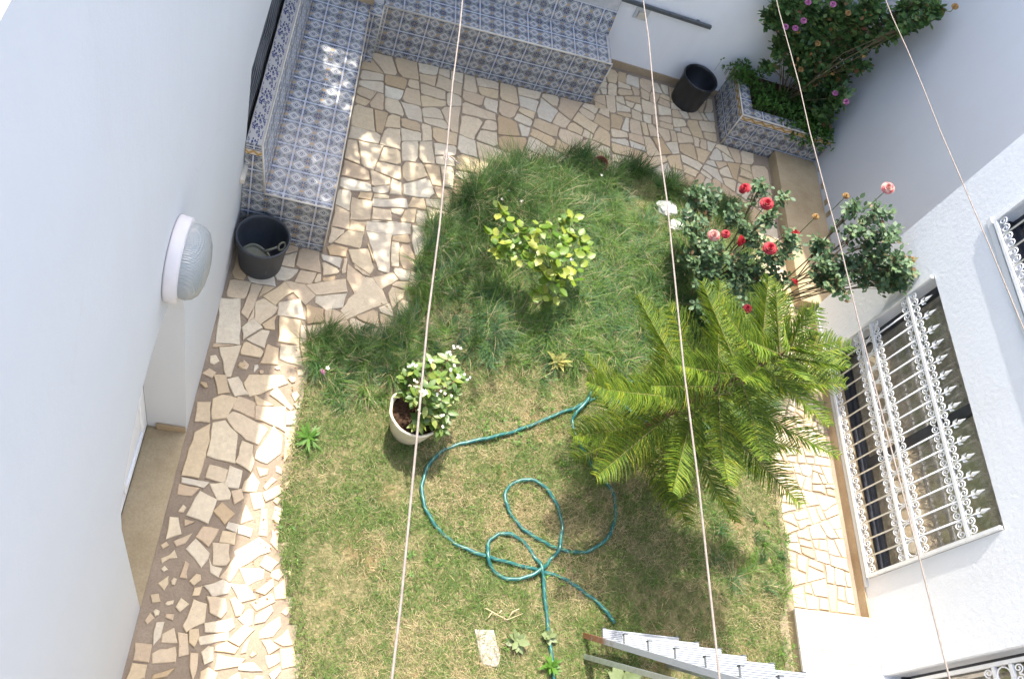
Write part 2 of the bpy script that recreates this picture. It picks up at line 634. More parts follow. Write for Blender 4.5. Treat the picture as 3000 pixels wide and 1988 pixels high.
def glass_mat(name, tint, fac):
    t = NT(name)
    tr = t.n('ShaderNodeBsdfTransparent'); tr.inputs[0].default_value = (*tint, 1)
    gl = t.n('ShaderNodeBsdfGlossy'); gl.inputs['Roughness'].default_value = 0.03
    fr = t.n('ShaderNodeLayerWeight'); fr.inputs['Blend'].default_value = 0.5
    mx = t.n('ShaderNodeMixShader')
    t.l(t.math('ADD', t.math('MULTIPLY', t.math('POWER', fr.outputs['Facing'], 4.0), 0.5), fac), mx.inputs[0])
    t.l(tr.outputs[0], mx.inputs[1]); t.l(gl.outputs[0], mx.inputs[2])
    t.l(mx.outputs[0], t.out.inputs['Surface'])
    return t.m


M['glass'] = glass_mat('window glass', (0.92, 0.91, 0.88), 0.16)


def curtain_mat():
    t = NT('lace curtain')
    n1 = t.noise(22.0, 5, 0.6)
    c = t.ramp(n1, [(0.4, (0.50, 0.47, 0.41)), (0.55, (0.62, 0.58, 0.51)), (0.64, (0.78, 0.75, 0.68))])
    t.bsdf(c, 0.9, spec=0.1)
    return t.m


M['curtain'] = curtain_mat()


def lampglass_mat():
    t = NT('ribbed lamp glass')
    tc = t.n('ShaderNodeTexCoord').outputs['Object']
    mp = t.n('ShaderNodeMapping'); mp.inputs['Scale'].default_value = (1, 1, 1)
    t.l(tc, mp.inputs[0])
    w1 = t.n('ShaderNodeTexWave', bands_direction='Y'); w1.inputs['Scale'].default_value = 38.0
    w2 = t.n('ShaderNodeTexWave', bands_direction='Z'); w2.inputs['Scale'].default_value = 38.0
    t.l(mp.outputs[0], w1.inputs[0]); t.l(mp.outputs[0], w2.inputs[0])
    h = t.math('ADD', w1.outputs[1], w2.outputs[1])
    t.bsdf((0.46, 0.49, 0.47), 0.16, t.bump(h, 0.5, 0.004), spec=0.6, Transmission_Weight=0.35)
    return t.m


M['lamp_glass'] = lampglass_mat()
M['white_flower'] = simple('white petals', (0.78, 0.74, 0.66), 0.6, var=0.08)
M['white_stone'] = simple('whitewashed rock', (0.52, 0.51, 0.48), 0.9, var=0.25, scale=12, bump=0.4)
M['dry_stick'] = simple('dry straw', (0.42, 0.34, 0.20), 0.9, var=0.2)
M['rose_leaf'] = leafmat('rose leaves', [(0.0, (0.045, 0.090, 0.038)), (0.4, (0.085, 0.155, 0.070)), (0.75, (0.150, 0.235, 0.115)), (0.92, (0.20, 0.28, 0.12)), (1.0, (0.20, 0.09, 0.05))], 0.52, 0.28)
M['creeper_leaf'] = leafmat('creeper leaves', [(0.0, (0.050, 0.100, 0.036)), (0.45, (0.088, 0.175, 0.050)), (0.8, (0.150, 0.26, 0.072)), (0.95, (0.14, 0.17, 0.05)), (1.0, (0.22, 0.09, 0.05))], 0.45, 0.3)
M['cover_leaf'] = leafmat('ground cover leaves', [(0.0, (0.035, 0.10, 0.012)), (0.5, (0.065, 0.165, 0.02)), (1.0, (0.11, 0.23, 0.035))], 0.5, 0.35)
M['lemon_leaf'] = leafmat('yellow green leaves', [(0.0, (0.09, 0.19, 0.018)), (0.35, (0.17, 0.28, 0.025)), (0.7, (0.28, 0.36, 0.04)), (1.0, (0.46, 0.47, 0.08))], 0.4, 0.35, island=False, tl=1.2)
M['pine'] = leafmat('araucaria needles', [(0.0, (0.085, 0.165, 0.014)), (0.45, (0.155, 0.255, 0.020)), (0.8, (0.24, 0.325, 0.026)), (1.0, (0.38, 0.40, 0.03))], 0.5, 0.4, tl=1.4)
M['crown_leaf'] = leafmat('pot plant leaves', [(0.0, (0.065, 0.13, 0.02)), (0.5, (0.13, 0.22, 0.035)), (0.85, (0.26, 0.32, 0.06)), (1.0, (0.38, 0.38, 0.10))], 0.4, 0.3)
M['variegated'] = leafmat('variegated leaves', [(0.0, (0.16, 0.22, 0.04)), (0.5, (0.45, 0.42, 0.12)), (1.0, (0.62, 0.54, 0.26))], 0.5, 0.3)
M['weed_leaf'] = leafmat('weed leaves', [(0.0, (0.06, 0.15, 0.02)), (0.6, (0.11, 0.24, 0.03)), (1.0, (0.18, 0.30, 0.05))], 0.5, 0.35)
M['succulent'] = leafmat('succulent leaves', [(0.0, (0.09, 0.14, 0.07)), (0.5, (0.17, 0.22, 0.10)), (1.0, (0.32, 0.33, 0.12))], 0.45, 0.15)
M['tree_leaf'] = leafmat('street tree leaves', [(0.0, (0.03, 0.07, 0.02)), (1.0, (0.07, 0.13, 0.03))], 0.5, 0.3)
M['rose_red'] = leafmat('red rose petals', [(0.0, (0.26, 0.003, 0.010)), (0.5, (0.40, 0.004, 0.022)), (1.0, (0.52, 0.010, 0.040))], 0.6, 0.25, tl=1.0)
M['rose_faded'] = leafmat('faded rose petals', [(0.0, (0.48, 0.05, 0.08)), (0.5, (0.60, 0.22, 0.20)), (1.0, (0.66, 0.44, 0.34))], 0.6, 0.25, tl=1.1)
M['pink'] = leafmat('pink petals', [(0.0, (0.40, 0.07, 0.24)), (1.0, (0.55, 0.20, 0.38))], 0.6, 0.25, tl=1.1)
M['dry_leaf'] = leafmat('withered leaves', [(0.0, (0.22, 0.10, 0.04)), (0.6, (0.34, 0.18, 0.06)), (1.0, (0.40, 0.26, 0.06))], 0.7, 0.25)

# ================================================================== SETTING: ground, paths, lawn
XL = -0.49          # face of the left house
XH = 4.25           # face of the right house
XB = 4.54           # face of the right yard wall
YF = 6.46           # face of the rear yard wall
YC = 4.04           # corner of the right house

b = MB()
b.quad((-80, -80, -0.06), (80, -80, -0.06), (80, 80, -0.06), (-80, 80, -0.06))
tag(b.build('ground', M['mortar']), kind='structure')


def bed(name, pts):
    q = MB()
    q.prism(pts, -0.05, 0.0)
    o = q.build(name, M['mortar'])
    return tag(o, kind='structure')


left_path = bed('left_path', [(XL - 0.24, -2), (1.0, -2), (1.0, 5.95), (XL, 5.95), (XL, 2.04), (XL - 0.24, 2.04)])
patio = bed('patio', [(1.0, 4.2), (XB, 4.2), (XB, YF), (1.0, YF)])
right_path = bed('right_path', [(3.2, -2), (XB, -2), (XB, 4.2), (3.2, 4.2)])


def p_area(p):
    return 0.5 * sum(p[i][0] * p[(i + 1) % len(p)][1] - p[(i + 1) % len(p)][0] * p[i][1] for i in range(len(p)))


def clip(p, a, n):
    """keep the side of the polygon where (q - a) . n >= 0"""
    out = []
    for i in range(len(p)):
        q, r = p[i], p[(i + 1) % len(p)]
        dq = (q[0] - a[0]) * n[0] + (q[1] - a[1]) * n[1]
        dr = (r[0] - a[0]) * n[0] + (r[1] - a[1]) * n[1]
        if dq >= 0: out.append(q)
        if dq * dr < 0:
            t = dq / (dq - dr)
            out.append((q[0] + (r[0] - q[0]) * t, q[1] + (r[1] - q[1]) * t))
    return out


def ccw(p):
    return p if p_area(p) > 0 else p[::-1]


def centroid(p):
    return (sum(q[0] for q in p) / len(p), sum(q[1] for q in p) / len(p))


def inset(p, g):
    p = ccw(p)
    out = list(p)
    for i in range(len(p)):
        a, c = p[i], p[(i + 1) % len(p)]
        dx, dy = c[0] - a[0], c[1] - a[1]
        l = math.hypot(dx, dy)
        if l < 1e-5: continue
        n = (-dy / l, dx / l)
        out = clip(out, (a[0] + n[0] * g, a[1] + n[1] * g), n)
        if len(out) < 3: return []
    return out


def minus(p, q):
    """convex p with convex q taken out: the largest remaining convex piece"""
    q = ccw(q)
    inter = list(ccw(p))
    for i in range(len(q)):
        a, c = q[i], q[(i + 1) % len(q)]
        inter = clip(inter, a, (-(c[1] - a[1]), c[0] - a[0]))
        if len(inter) < 3: return p
    if abs(p_area(inter)) < 1e-5: return p
    best = []
    for i in range(len(q)):
        a, c = q[i], q[(i + 1) % len(q)]
        r = clip(list(p), a, (c[1] - a[1], -(c[0] - a[0])))
        if len(r) >= 3 and (not best or abs(p_area(r)) > abs(p_area(best))): best = r
    return best


def crazy(poly, target, rng, ang=None, aniso=1.0):
    out = []
    stack = [poly]
    while stack:
        p = stack.pop()
        A = abs(p_area(p))
        if A < target * rng.uniform(0.55, 1.7):
            out.append(p)
            continue
        cx, cy = centroid(p)
        sxx = sum((q[0] - cx) ** 2 for q in p); syy = sum((q[1] - cy) ** 2 for q in p); sxy = sum((q[0] - cx) * (q[1] - cy) for q in p)
        th0 = 0.5 * math.atan2(2 * sxy, sxx - syy)
        e = math.sqrt(A)
        best = None
        for _ in range(9):                                     # of several cracks keep the one that leaves the stoutest pieces
            th = th0 + rng.gauss(0, 0.38)
            n = (math.cos(th), math.sin(th))
            a = (cx + rng.uniform(-0.2, 0.2) * e, cy + rng.uniform(-0.2, 0.2) * e)
            r1 = clip(p, a, n); r2 = clip(p, a, (-n[0], -n[1]))
            if len(r1) < 3 or len(r2) < 3: continue
            sc = 0
            for r in (r1, r2):
                per = sum(math.hypot(r[i][0] - r[i - 1][0], r[i][1] - r[i - 1][1]) for i in range(len(r)))
                sc += per * per / max(abs(p_area(r)), 1e-6) + (14 if len(r) == 3 else 0)
                for i in range(len(r)):
                    if math.hypot(r[i][0] - r[i - 1][0], r[i][1] - r[i - 1][1]) < 0.18 * e * .7: sc += 2
            sc *= rng.uniform(0.93, 1.07)
            if best is None or sc < best[0]: best = (sc, r1, r2)
        if best is None:
            out.append(p)
            continue
        _, r1, r2 = best
        stack += [r1, r2]
    return out


def chop(p, rng, k=0.5):
    """knock a corner or two off, as broken stone has"""
    out = []
    n = len(p)
    for i in range(n):
        a, q, c = p[i - 1], p[i], p[(i + 1) % n]
        if rng.random() < k:
            f1, f2 = rng.uniform(0.06, 0.26), rng.uniform(0.06, 0.26)
            out.append((q[0] + (a[0] - q[0]) * f1, q[1] + (a[1] - q[1]) * f1))
            out.append((q[0] + (c[0] - q[0]) * f2, q[1] + (c[1] - q[1]) * f2))
        else:
            out.append(q)
    return out


def in_poly(x, y, P):
    c = False
    j = len(P) - 1
    for i in range(len(P)):
        if (P[i][1] > y) != (P[j][1] > y) and x < (P[j][0] - P[i][0]) * (y - P[i][1]) / (P[j][1] - P[i][1]) + P[i][0]:
            c = not c
        j = i
    return c


def put_stone(p, parent, rng, mat=None):
    p = ccw(p)
    if len(p) < 3 or abs(p_area(p)) < 0.0006: return None
    c = centroid(p)
    pp = []
    for i in range(len(p)):                                   # broken, not sawn: edges waver a little
        a, e = p[i], p[(i + 1) % len(p)]
        pp.append((a[0] + rng.gauss(0, .0015), a[1] + rng.gauss(0, .0015)))
        l = math.hypot(e[0] - a[0], e[1] - a[1])
        k = int(l / 0.07)
        for j in range(1, k + 1):
            f = j / (k + 1) + rng.uniform(-.1, .1) / (k + 1)
            o = rng.gauss(-0.001, 0.0030)
            pp.append((a[0] + (e[0] - a[0]) * f + (e[1] - a[1]) / l * o, a[1] + (e[1] - a[1]) * f - (e[0] - a[0]) / l * o))
    p = pp
    q = MB()
    h = 0.011 + rng.uniform(-0.003, 0.004)
    q.prism(p, -0.004, h, 0.005)
    tx, ty = rng.gauss(0, 0.012), rng.gauss(0, 0.012)
    n = len(p)
    for i in range(n, 3 * n):
        x, y, z = q.v[i]
        q.v[i] = (x, y, z + (x - c[0]) * tx + (y - c[1]) * ty)
    return q.build('stone', mat or M['stone'], parent, recalc=False, origin=(c[0], c[1], 0.0))


STONES_A = [[(-0.388,2.282),(-0.338,2.319),(-0.253,2.309),(-0.285,2.175),(-0.36,2.152)],[(-0.245,2.327),(-0.134,2.305),(-0.121,2.206),(-0.257,2.24)],[(-0.279,2.176),(-0.246,2.216),(-0.059,2.157),(-0.032,2.136),(-0.072,2.037),(-0.145,2.056),(-0.212,2.103)],[(-0.348,2.124),(-0.285,2.149),(-0.207,2.078),(-0.196,2.054),(-0.176,1.895),(-0.339,1.921)],[(-0.158,2.035),(-0.097,2.02),(-0.067,1.922),(-0.076,1.852),(-0.171,1.899)],[(-0.471,2.239),(-0.396,2.254),(-0.377,2.125),(-0.455,2.117)],[(-0.437,2.036),(-0.366,2.101),(-0.35,2.001),(-0.357,1.775),(-0.45,1.779),(-0.447,1.883)],[(-0.445,1.755),(-0.294,1.743),(-0.32,1.709),(-0.437,1.72)],[(-0.313,1.856),(-0.206,1.839),(-0.209,1.756),(-0.318,1.776)],[(-0.197,1.863),(-0.124,1.85),(-0.122,1.74),(-0.203,1.739)],[(-0.451,1.712),(-0.34,1.703),(-0.373,1.653),(-0.448,1.653)],[(-0.331,1.683),(-0.234,1.65),(-0.249,1.507),(-0.369,1.542)],[(-0.283,1.739),(-0.214,1.756),(-0.158,1.698),(-0.163,1.667),(-0.226,1.652)],[(-0.195,1.638),(-0.117,1.579),(-0.153,1.512),(-0.229,1.58)],[(-0.155,1.71),(-0.11,1.735),(-0.082,1.679),(-0.126,1.64)],[(-0.096,1.78),(-0.058,1.848),(-0.011,1.794),(-0.019,1.734),(-0.102,1.725)],[(-0.049,1.888),(0.026,1.887),(0.022,1.849),(-0.015,1.83)],[(0.058,1.836),(0.084,1.821),(0.039,1.753),(0.018,1.774)],[(0.021,1.731),(0.111,1.798),(0.134,1.755),(0.053,1.681)],[(-0.055,1.714),(0.01,1.73),(0.047,1.65),(-0.01,1.624)],[(-0.064,1.646),(-0.004,1.566),(-0.072,1.527)],[(0.028,1.63),(0.061,1.635),(0.09,1.479),(0.043,1.479)],[(-0.078,1.52),(0.002,1.508),(0.001,1.456),(-0.073,1.469)],[(-0.134,1.529),(-0.08,1.522),(-0.085,1.473),(-0.143,1.493)],[(-0.457,1.512),(-0.415,1.513),(-0.379,1.427),(-0.449,1.389)],[(-0.378,1.512),(-0.318,1.503),(-0.369,1.473)],[(-0.406,1.384),(-0.319,1.438),(-0.341,1.376),(-0.383,1.353)],[(-0.27,1.481),(-0.18,1.477),(-0.215,1.376),(-0.296,1.421)],[(-0.156,1.474),(-0.084,1.47),(-0.076,1.403),(-0.159,1.411)],[(-0.288,1.405),(-0.207,1.337),(-0.202,1.305),(-0.231,1.257),(-0.327,1.344)],[(-0.196,1.395),(-0.108,1.399),(-0.089,1.308),(-0.1,1.284),(-0.171,1.279)],[(-0.062,1.362),(0.043,1.461),(0.128,1.409),(0.118,1.385),(-0.024,1.28)],[(-0.202,1.316),(-0.171,1.27),(-0.121,1.26),(-0.127,1.21),(-0.178,1.231)],[(-0.058,1.34),(-0.031,1.276),(-0.06,1.193),(-0.114,1.211)],[(0.106,1.361),(0.183,1.331),(0.149,1.277),(0.085,1.302)],[(-0.023,1.274),(0.108,1.283),(0.114,1.233),(0.037,1.184)],[(0.168,1.234),(0.181,1.192),(0.141,1.144),(0.091,1.154)],[(-0.054,1.181),(0.032,1.185),(0.093,1.117),(0.019,1.087)],[(-0.19,1.154),(-0.104,1.2),(-0.054,1.175),(-0.058,1.132),(-0.135,1.102)],[(0.181,1.159),(0.202,1.107),(0.116,1.053),(0.075,1.088)],[(-0.16,1.097),(-0.066,1.094),(-0.048,1.032),(-0.071,0.993),(-0.128,1.013)],[(-0.012,1.11),(0.043,1.063),(0.034,1.015),(0.008,1.012),(-0.034,1.092)],[(-0.225,1.065),(-0.158,1.052),(-0.15,0.959),(-0.229,0.907),(-0.248,0.934)],[(0.068,1.055),(0.092,1.053),(0.103,0.98),(0.075,0.964),(0.025,0.998)],[(0.184,1.084),(0.201,1.054),(0.168,0.998),(0.119,0.982),(0.116,1.024)],[(0.242,1.032),(0.255,0.975),(0.224,0.925),(0.159,0.908),(0.149,0.943)],[(-0.144,0.955),(-0.009,0.995),(0.009,0.955),(-0.016,0.927),(-0.13,0.915)],[(0.064,0.966),(0.12,0.946),(0.059,0.863),(-0.001,0.882)],[(-0.159,0.882),(-0.014,0.919),(-0.011,0.881),(-0.14,0.842)],[(-0.215,0.912),(-0.172,0.921),(-0.159,0.882),(-0.173,0.833),(-0.203,0.848)],[(-0.27,0.891),(-0.224,0.891),(-0.194,0.794),(-0.239,0.775)],[(-0.347,0.879),(-0.296,0.914),(-0.264,0.842),(-0.339,0.84)],[(-0.394,0.934),(-0.351,0.938),(-0.353,0.863),(-0.377,0.823)],[(-0.469,0.822),(-0.387,0.822),(-0.38,0.735),(-0.453,0.741)],[(-0.371,0.778),(-0.339,0.805),(-0.273,0.819),(-0.252,0.75),(-0.36,0.732)],[(-0.127,0.805),(-0.103,0.837),(-0.076,0.835),(-0.064,0.771),(-0.1,0.751)],[(-0.06,0.846),(-0.014,0.871),(0.052,0.847),(0.038,0.816),(-0.06,0.821)],[(0.086,0.881),(0.108,0.903),(0.101,0.831),(0.072,0.821)],[(-0.041,0.803),(0.099,0.791),(0.071,0.754),(-0.039,0.725)],[(-0.184,0.795),(-0.143,0.797),(-0.136,0.736),(-0.141,0.669),(-0.173,0.732)],[(0.079,0.764),(0.147,0.78),(0.196,0.74),(0.079,0.735)],[(0.177,0.895),(0.217,0.904),(0.271,0.868),(0.22,0.832)],[(0.207,0.816),(0.271,0.837),(0.289,0.798),(0.234,0.758)],[(0.283,0.859),(0.35,0.87),(0.376,0.781),(0.305,0.765)],[(-0.462,0.721),(-0.385,0.716),(-0.384,0.656),(-0.461,0.642)],[(-0.11,0.709),(-0.076,0.734),(-0.028,0.706),(-0.038,0.647),(-0.096,0.642)],[(-0.345,0.674),(-0.249,0.716),(-0.277,0.67),(-0.345,0.652)],[(0.048,0.693),(0.081,0.725),(0.105,0.659),(0.031,0.653)],[(0.244,0.729),(0.293,0.774),(0.298,0.744),(0.266,0.692)],[(0.301,0.969),(0.341,0.89),(0.295,0.88),(0.239,0.901)],[(0.236,1.248),(0.261,1.136),(0.203,1.129),(0.187,1.187)],[(0.112,1.511),(0.158,1.506),(0.165,1.403),(0.119,1.443)],[(0.108,1.659),(0.155,1.648),(0.143,1.557),(0.105,1.581)],[(-0.124,2.279),(0.051,2.306),(0.08,2.143),(-0.016,2.179),(-0.108,2.195)],[(0.005,2.162),(0.064,2.1),(0.076,1.998),(0.009,1.919),(-0.062,1.942),(-0.062,1.987)],[(-0.145,2.36),(-0.021,2.306),(-0.119,2.287)],[(-0.052,2.376),(-0.021,2.438),(0.098,2.315),(0.084,2.295)],[(0.075,2.169),(0.138,2.187),(0.152,2.037),(0.108,1.952)],[(0.063,2.274),(0.12,2.299),(0.129,2.205),(0.077,2.196)],[(-0.223,2.425),(-0.205,2.485),(-0.005,2.526),(0.028,2.476),(-0.172,2.348)],[(-0.326,2.432),(-0.271,2.457),(-0.186,2.356),(-0.264,2.33)],[(-0.411,2.442),(-0.343,2.456),(-0.302,2.347),(-0.362,2.321)],[(-0.412,1.3),(-0.388,1.33),(-0.37,1.289),(-0.437,1.253),(-0.449,1.273)],[(-0.329,1.186),(-0.323,1.273),(-0.296,1.26),(-0.293,1.185)],[(-0.429,1.137),(-0.39,1.184),(-0.38,1.142),(-0.396,1.104)]]
STONES_B = [[(0.301,3.115),(0.427,3.415),(0.506,3.424),(0.599,3.243),(0.35,3.057)],[(0.036,3.252),(0.28,3.362),(0.308,3.26),(0.113,3.189)],[(0.115,3.179),(0.305,3.248),(0.293,3.135),(0.192,3.089),(0.119,3.125)],[(-0.228,3.093),(-0.117,3.23),(-0.049,3.17),(-0.145,3.044)],[(-0.11,3.242),(0.022,3.254),(0.1,3.186),(0.048,3.097),(-0.035,3.168)],[(0.289,3.494),(0.422,3.414),(0.361,3.273),(0.296,3.375)],[(-0.119,3.067),(0.008,3.125),(0.063,2.978),(-0.11,2.969)],[(-0.271,3.029),(-0.223,3.068),(-0.124,3.023),(-0.146,2.955),(-0.213,2.877),(-0.247,2.9)],[(-0.494,3.001),(-0.373,3.025),(-0.313,2.707),(-0.452,2.686)],[(-0.316,2.822),(-0.257,2.908),(-0.191,2.851),(-0.29,2.737)],[(-0.418,2.64),(-0.296,2.682),(-0.317,2.462),(-0.34,2.457)],[(-0.139,2.732),(-0.061,2.719),(-0.049,2.603),(-0.154,2.59)],[(-0.05,2.751),(0.059,2.766),(0.108,2.626),(-0.035,2.645)],[(-0.095,2.957),(0.036,2.956),(0.057,2.775),(-0.071,2.777)],[(-0.323,3.166),(-0.254,3.167),(-0.273,3.039),(-0.297,2.898),(-0.343,2.939)],[(0.604,3.323),(0.626,3.385),(0.713,3.373),(0.71,3.315),(0.645,3.21)],[(0.482,3.429),(0.612,3.509),(0.656,3.462),(0.553,3.35)],[(0.385,3.819),(0.565,3.833),(0.583,3.507),(0.505,3.516)],[(0.281,3.621),(0.41,3.662),(0.471,3.519),(0.446,3.454),(0.322,3.526)],[(0.124,3.601),(0.155,3.639),(0.26,3.633),(0.257,3.555),(0.15,3.549)],[(0.17,3.667),(0.248,3.792),(0.363,3.8),(0.347,3.663)],[(0.254,3.886),(0.369,3.907),(0.361,3.812),(0.261,3.801)],[(0.242,3.976),(0.235,4.101),(0.383,4.107),(0.389,3.944),(0.252,3.904)],[(0.4,4.055),(0.528,4.068),(0.549,3.978),(0.403,3.948)],[(0.398,4.144),(0.635,4.211),(0.654,4.131),(0.402,4.075)],[(0.378,3.91),(0.689,3.988),(0.698,3.896),(0.573,3.848),(0.388,3.832)]]
HOSE = [(2.285,1.196),(2.233,1.257),(2.15,1.328),(2.041,1.392),(1.97,1.428),(1.863,1.455),(1.721,1.476),(1.546,1.495),(1.396,1.515),(1.258,1.552),(1.165,1.6),(1.081,1.667),(1.017,1.748),(0.98,1.845),(0.975,1.938),(0.996,2.037),(1.052,2.131),(1.14,2.208),(1.256,2.26),(1.412,2.319),(1.57,2.393),(1.72,2.48),(1.901,2.594),(2.034,2.668),(2.157,2.755),(2.254,2.817),(2.383,2.915),(2.186,2.875),(2.116,2.733),(2.027,2.618),(2.007,2.546),(2.02,2.467),(2.059,2.381),(2.111,2.298),(2.175,2.218),(2.252,2.141),(2.308,2.048),(2.318,1.938),(2.289,1.812),(2.217,1.708),(2.104,1.634),(1.981,1.619),(1.86,1.637),(1.74,1.678),(1.643,1.734),(1.568,1.817),(1.529,1.905),(1.543,1.98),(1.608,2.039),(1.706,2.066),(1.806,2.021),(1.881,1.934),(1.926,1.821),(1.926,1.727),(1.897,1.608),(1.85,1.545),(1.78,1.469),(1.688,1.414),(1.585,1.391),(1.504,1.414),(1.445,1.461),(1.423,1.546),(1.448,1.627),(1.515,1.67),(1.597,1.67),(1.682,1.625),(1.743,1.554),(1.785,1.481),(1.8,1.396),(1.823,1.252),(1.845,1.099),(1.87,0.925),(1.899,0.758)]
LAWN = [(0.429,0.56),(0.389,0.715),(0.323,0.979),(0.226,1.26),(0.154,1.454),(0.123,1.771),(0.111,2.173),(0.113,2.451),(0.112,2.677),(0.121,2.888),(0.186,2.976),(0.411,2.965),(0.663,3.013),(0.774,3.14),(0.784,3.519),(0.824,3.976),(1.058,4.305),(1.217,4.653),(1.545,4.92),(1.898,4.972),(2.1,5.165),(2.347,5.094),(2.689,5.216),(3.034,5.187),(3.474,5.144),(3.737,5.069),(3.974,4.49)]
LAWN = LAWN + [(3.72, 4.55), (3.70, 3.4), (3.66, 2.4), (3.69, 1.8), (3.60, 1.45), (3.60, -0.6), (0.45, -0.6)]
LAWN_IN = [tuple(p) for p in LAWN]


def near_lawn(p, d):
    c = centroid(p)
    if not in_poly(c[0], c[1], LAWN_IN): return False
    for k in range(8):
        a = k * math.pi / 4
        if not in_poly(c[0] + d * math.cos(a), c[1] + d * math.sin(a), LAWN_IN): return False
    return True


rng = random.Random(5)
drawn = []
for p in STONES_A + STONES_B:
    c_ = centroid(p)
    p = ccw([(c_[0] + (x - c_[0]) * 1.08, c_[1] + (y - c_[1]) * 1.08) for x, y in p])
    put_stone([(x + rng.uniform(-.002, .002), y + rng.uniform(-.002, .002)) for x, y in p], left_path, rng)
    drawn.append(ccw(p))


def pave(parent, region, target, gap, rng, avoid, maxn=300, k=0.5, mat=None):
    cells = []
    for c in crazy(region, target, rng):
        if near_lawn(c, 0.16): continue
        ok = True
        for a in avoid:
            c = minus(c, a)
            if len(c) < 3 or abs(p_area(c)) < 0.003:
                ok = False
                break
        if not ok: continue
        c = inset(c, gap * rng.uniform(0.6, 1.5))
        if len(c) < 3: continue
        c = chop(c, rng, k)
        cells.append(c)
    cells.sort(key=lambda c: -abs(p_area(c)))
    for c in cells[:maxn]: put_stone(c, parent, rng, mat)
    rest = [c for c in cells[maxn:] if abs(p_area(c)) > 0.0006]
    if rest:
        q = MB()
        for c in rest: q.prism(ccw(c), -0.004, 0.010, 0.004)
        tag(q.build('small_stones', mat or M['stone'], parent, recalc=False), kind='stuff')


# broken scraps bedded between the bigger stones of the left path
scr = []
for k in range(900):
    x, y, r = rng.uniform(XL + .03, .30), rng.uniform(0.55, 2.6), rng.uniform(.014, .042)
    if x > 0.16 and y > 1.45: continue
    if any((x - centroid(d_)[0]) ** 2 + (y - centroid(d_)[1]) ** 2 < .09 and any(in_poly(x + r * math.cos(a), y + r * math.sin(a), d_) for a in (0, .8, 1.6, 2.4, 3.1, 3.9, 4.7, 5.5)) for d_ in drawn + scr): continue
    n_ = rng.randint(4, 5)
    a0 = rng.uniform(0, 6.28)
    el = rng.uniform(.55, 1.0)
    pg = [(x + r * math.cos(a0) * math.cos(t_) - el * r * math.sin(a0) * math.sin(t_), y + r * math.sin(a0) * math.cos(t_) + el * r * math.cos(a0) * math.sin(t_)) for t_ in sorted((i_ + rng.uniform(-.3, .3)) * 6.283 / n_ for i_ in range(n_))]
    scr.append(pg)
    if len(scr) >= 75: break
for pg in scr: put_stone(pg, left_path, rng)

pave(left_path, [(XL + 0.02, 2.62), (0.5, 2.62), (1.0, 3.2), (1.0, 3.56), (XL + 0.02, 3.56)], 0.034, 0.0045, rng, drawn, 60)
pave(left_path, [(0.12, 3.56), (1.0, 3.56), (1.0, 5.77), (0.20, 5.72), (0.12, 5.56)], 0.036, 0.0045, rng, drawn, 110)
pave(patio, [(1.0, 4.3), (2.4, 4.3), (2.4, 5.85), (1.0, 5.77)], 0.040, 0.0055, rng, [], 100)
pave(patio, [(2.4, 4.3), (4.06, 4.3), (4.06, 5.82), (3.55, 5.82), (3.55, 6.42), (2.4, 6.42)][:3] + [(4.06, 5.80), (2.4, 5.80)], 0.027, 0.0055, rng, [], 120)
pave(patio, [(2.24, 5.80), (3.53, 5.80), (3.53, 6.40), (2.24, 6.40)], 0.020, 0.0055, rng, [], 60)
pave(right_path, [(3.68, 1.46), (4.20, 1.46), (4.20, 4.3), (3.68, 4.3)], 0.0125, 0.007, rng, [], 200, 0.25)

# lawn: bumpy soil sheet inside its outline
gx = np.arange(0.0, 3.9, 0.05); gy = np.arange(-0.6, 5.4, 0.05)
GXm, GYm = np.meshgrid(gx, gy)
inside = np.zeros_like(GXm, dtype=bool)
for i in range(GXm.shape[0]):
    for j in range(GXm.shape[1]):
        inside[i, j] = in_poly(GXm[i, j], GYm[i, j], LAWN)
GZ = 0.024 + 0.018 * vnoise(GXm, GYm, 3.0, 3) + 0.010 * vnoise(GXm, GYm, 11.0, 4)
idx = -np.ones(GXm.shape, dtype=int)
q = MB()
cellin = np.zeros_like(inside)
for i in range(GXm.shape[0] - 1):
    for j in range(GXm.shape[1] - 1):
        if inside[i:i + 2, j:j + 2].sum() >= 3:
            fi = []
            for a, c in ((i, j), (i, j + 1), (i + 1, j + 1), (i + 1, j)):
                if idx[a, c] < 0:
                    idx[a, c] = len(q.v)
                    edge = not inside[max(a - 1, 0):a + 2, max(c - 1, 0):c + 2].all()
                    q.v.append((GXm[a, c], GYm[a, c], 0.006 if edge else GZ[a, c]))
                fi.append(idx[a, c])
            q.f.append(tuple(fi)); q.sm.append(True)
tag(q.build('lawn', M['soil'], recalc=False), kind='structure')

# kerb along the right yard wall, doorstep with its slabs
q = MB()
q.prism([(4.09, YC + 0.02), (XB - 0.003, YC + 0.02), (XB - 0.003, 5.80), (4.09, 5.80)], 0.0, 0.12, 0.008)
tag(q.build('kerb', M['brown_conc']), kind='structure')
q = MB()
q.box(3.62, -1.2, 0.0, XH - 0.004, 1.42, 0.085)
step = tag(q.build('doorstep', M['brown_conc']), kind='structure')
rs = random.Random(3)
for (x0, x1) in ((3.615, 3.93), (3.934, XH - 0.006)):
    y = 1.425
    while y > -1.0:
        l = 0.30 if y < 1.4 else (0.26 if x0 < 3.7 else 0.33)
        q = MB()
        q.prism([(x0, y - l + 0.004), (x1, y - l + 0.004), (x1, y), (x0, y)], 0.085, 0.105 + rs.uniform(0, 0.002), 0.003)
        q.build('slab', M['slab'], step, origin=((x0 + x1) / 2, y - l / 2, 0.085))
        y -= l


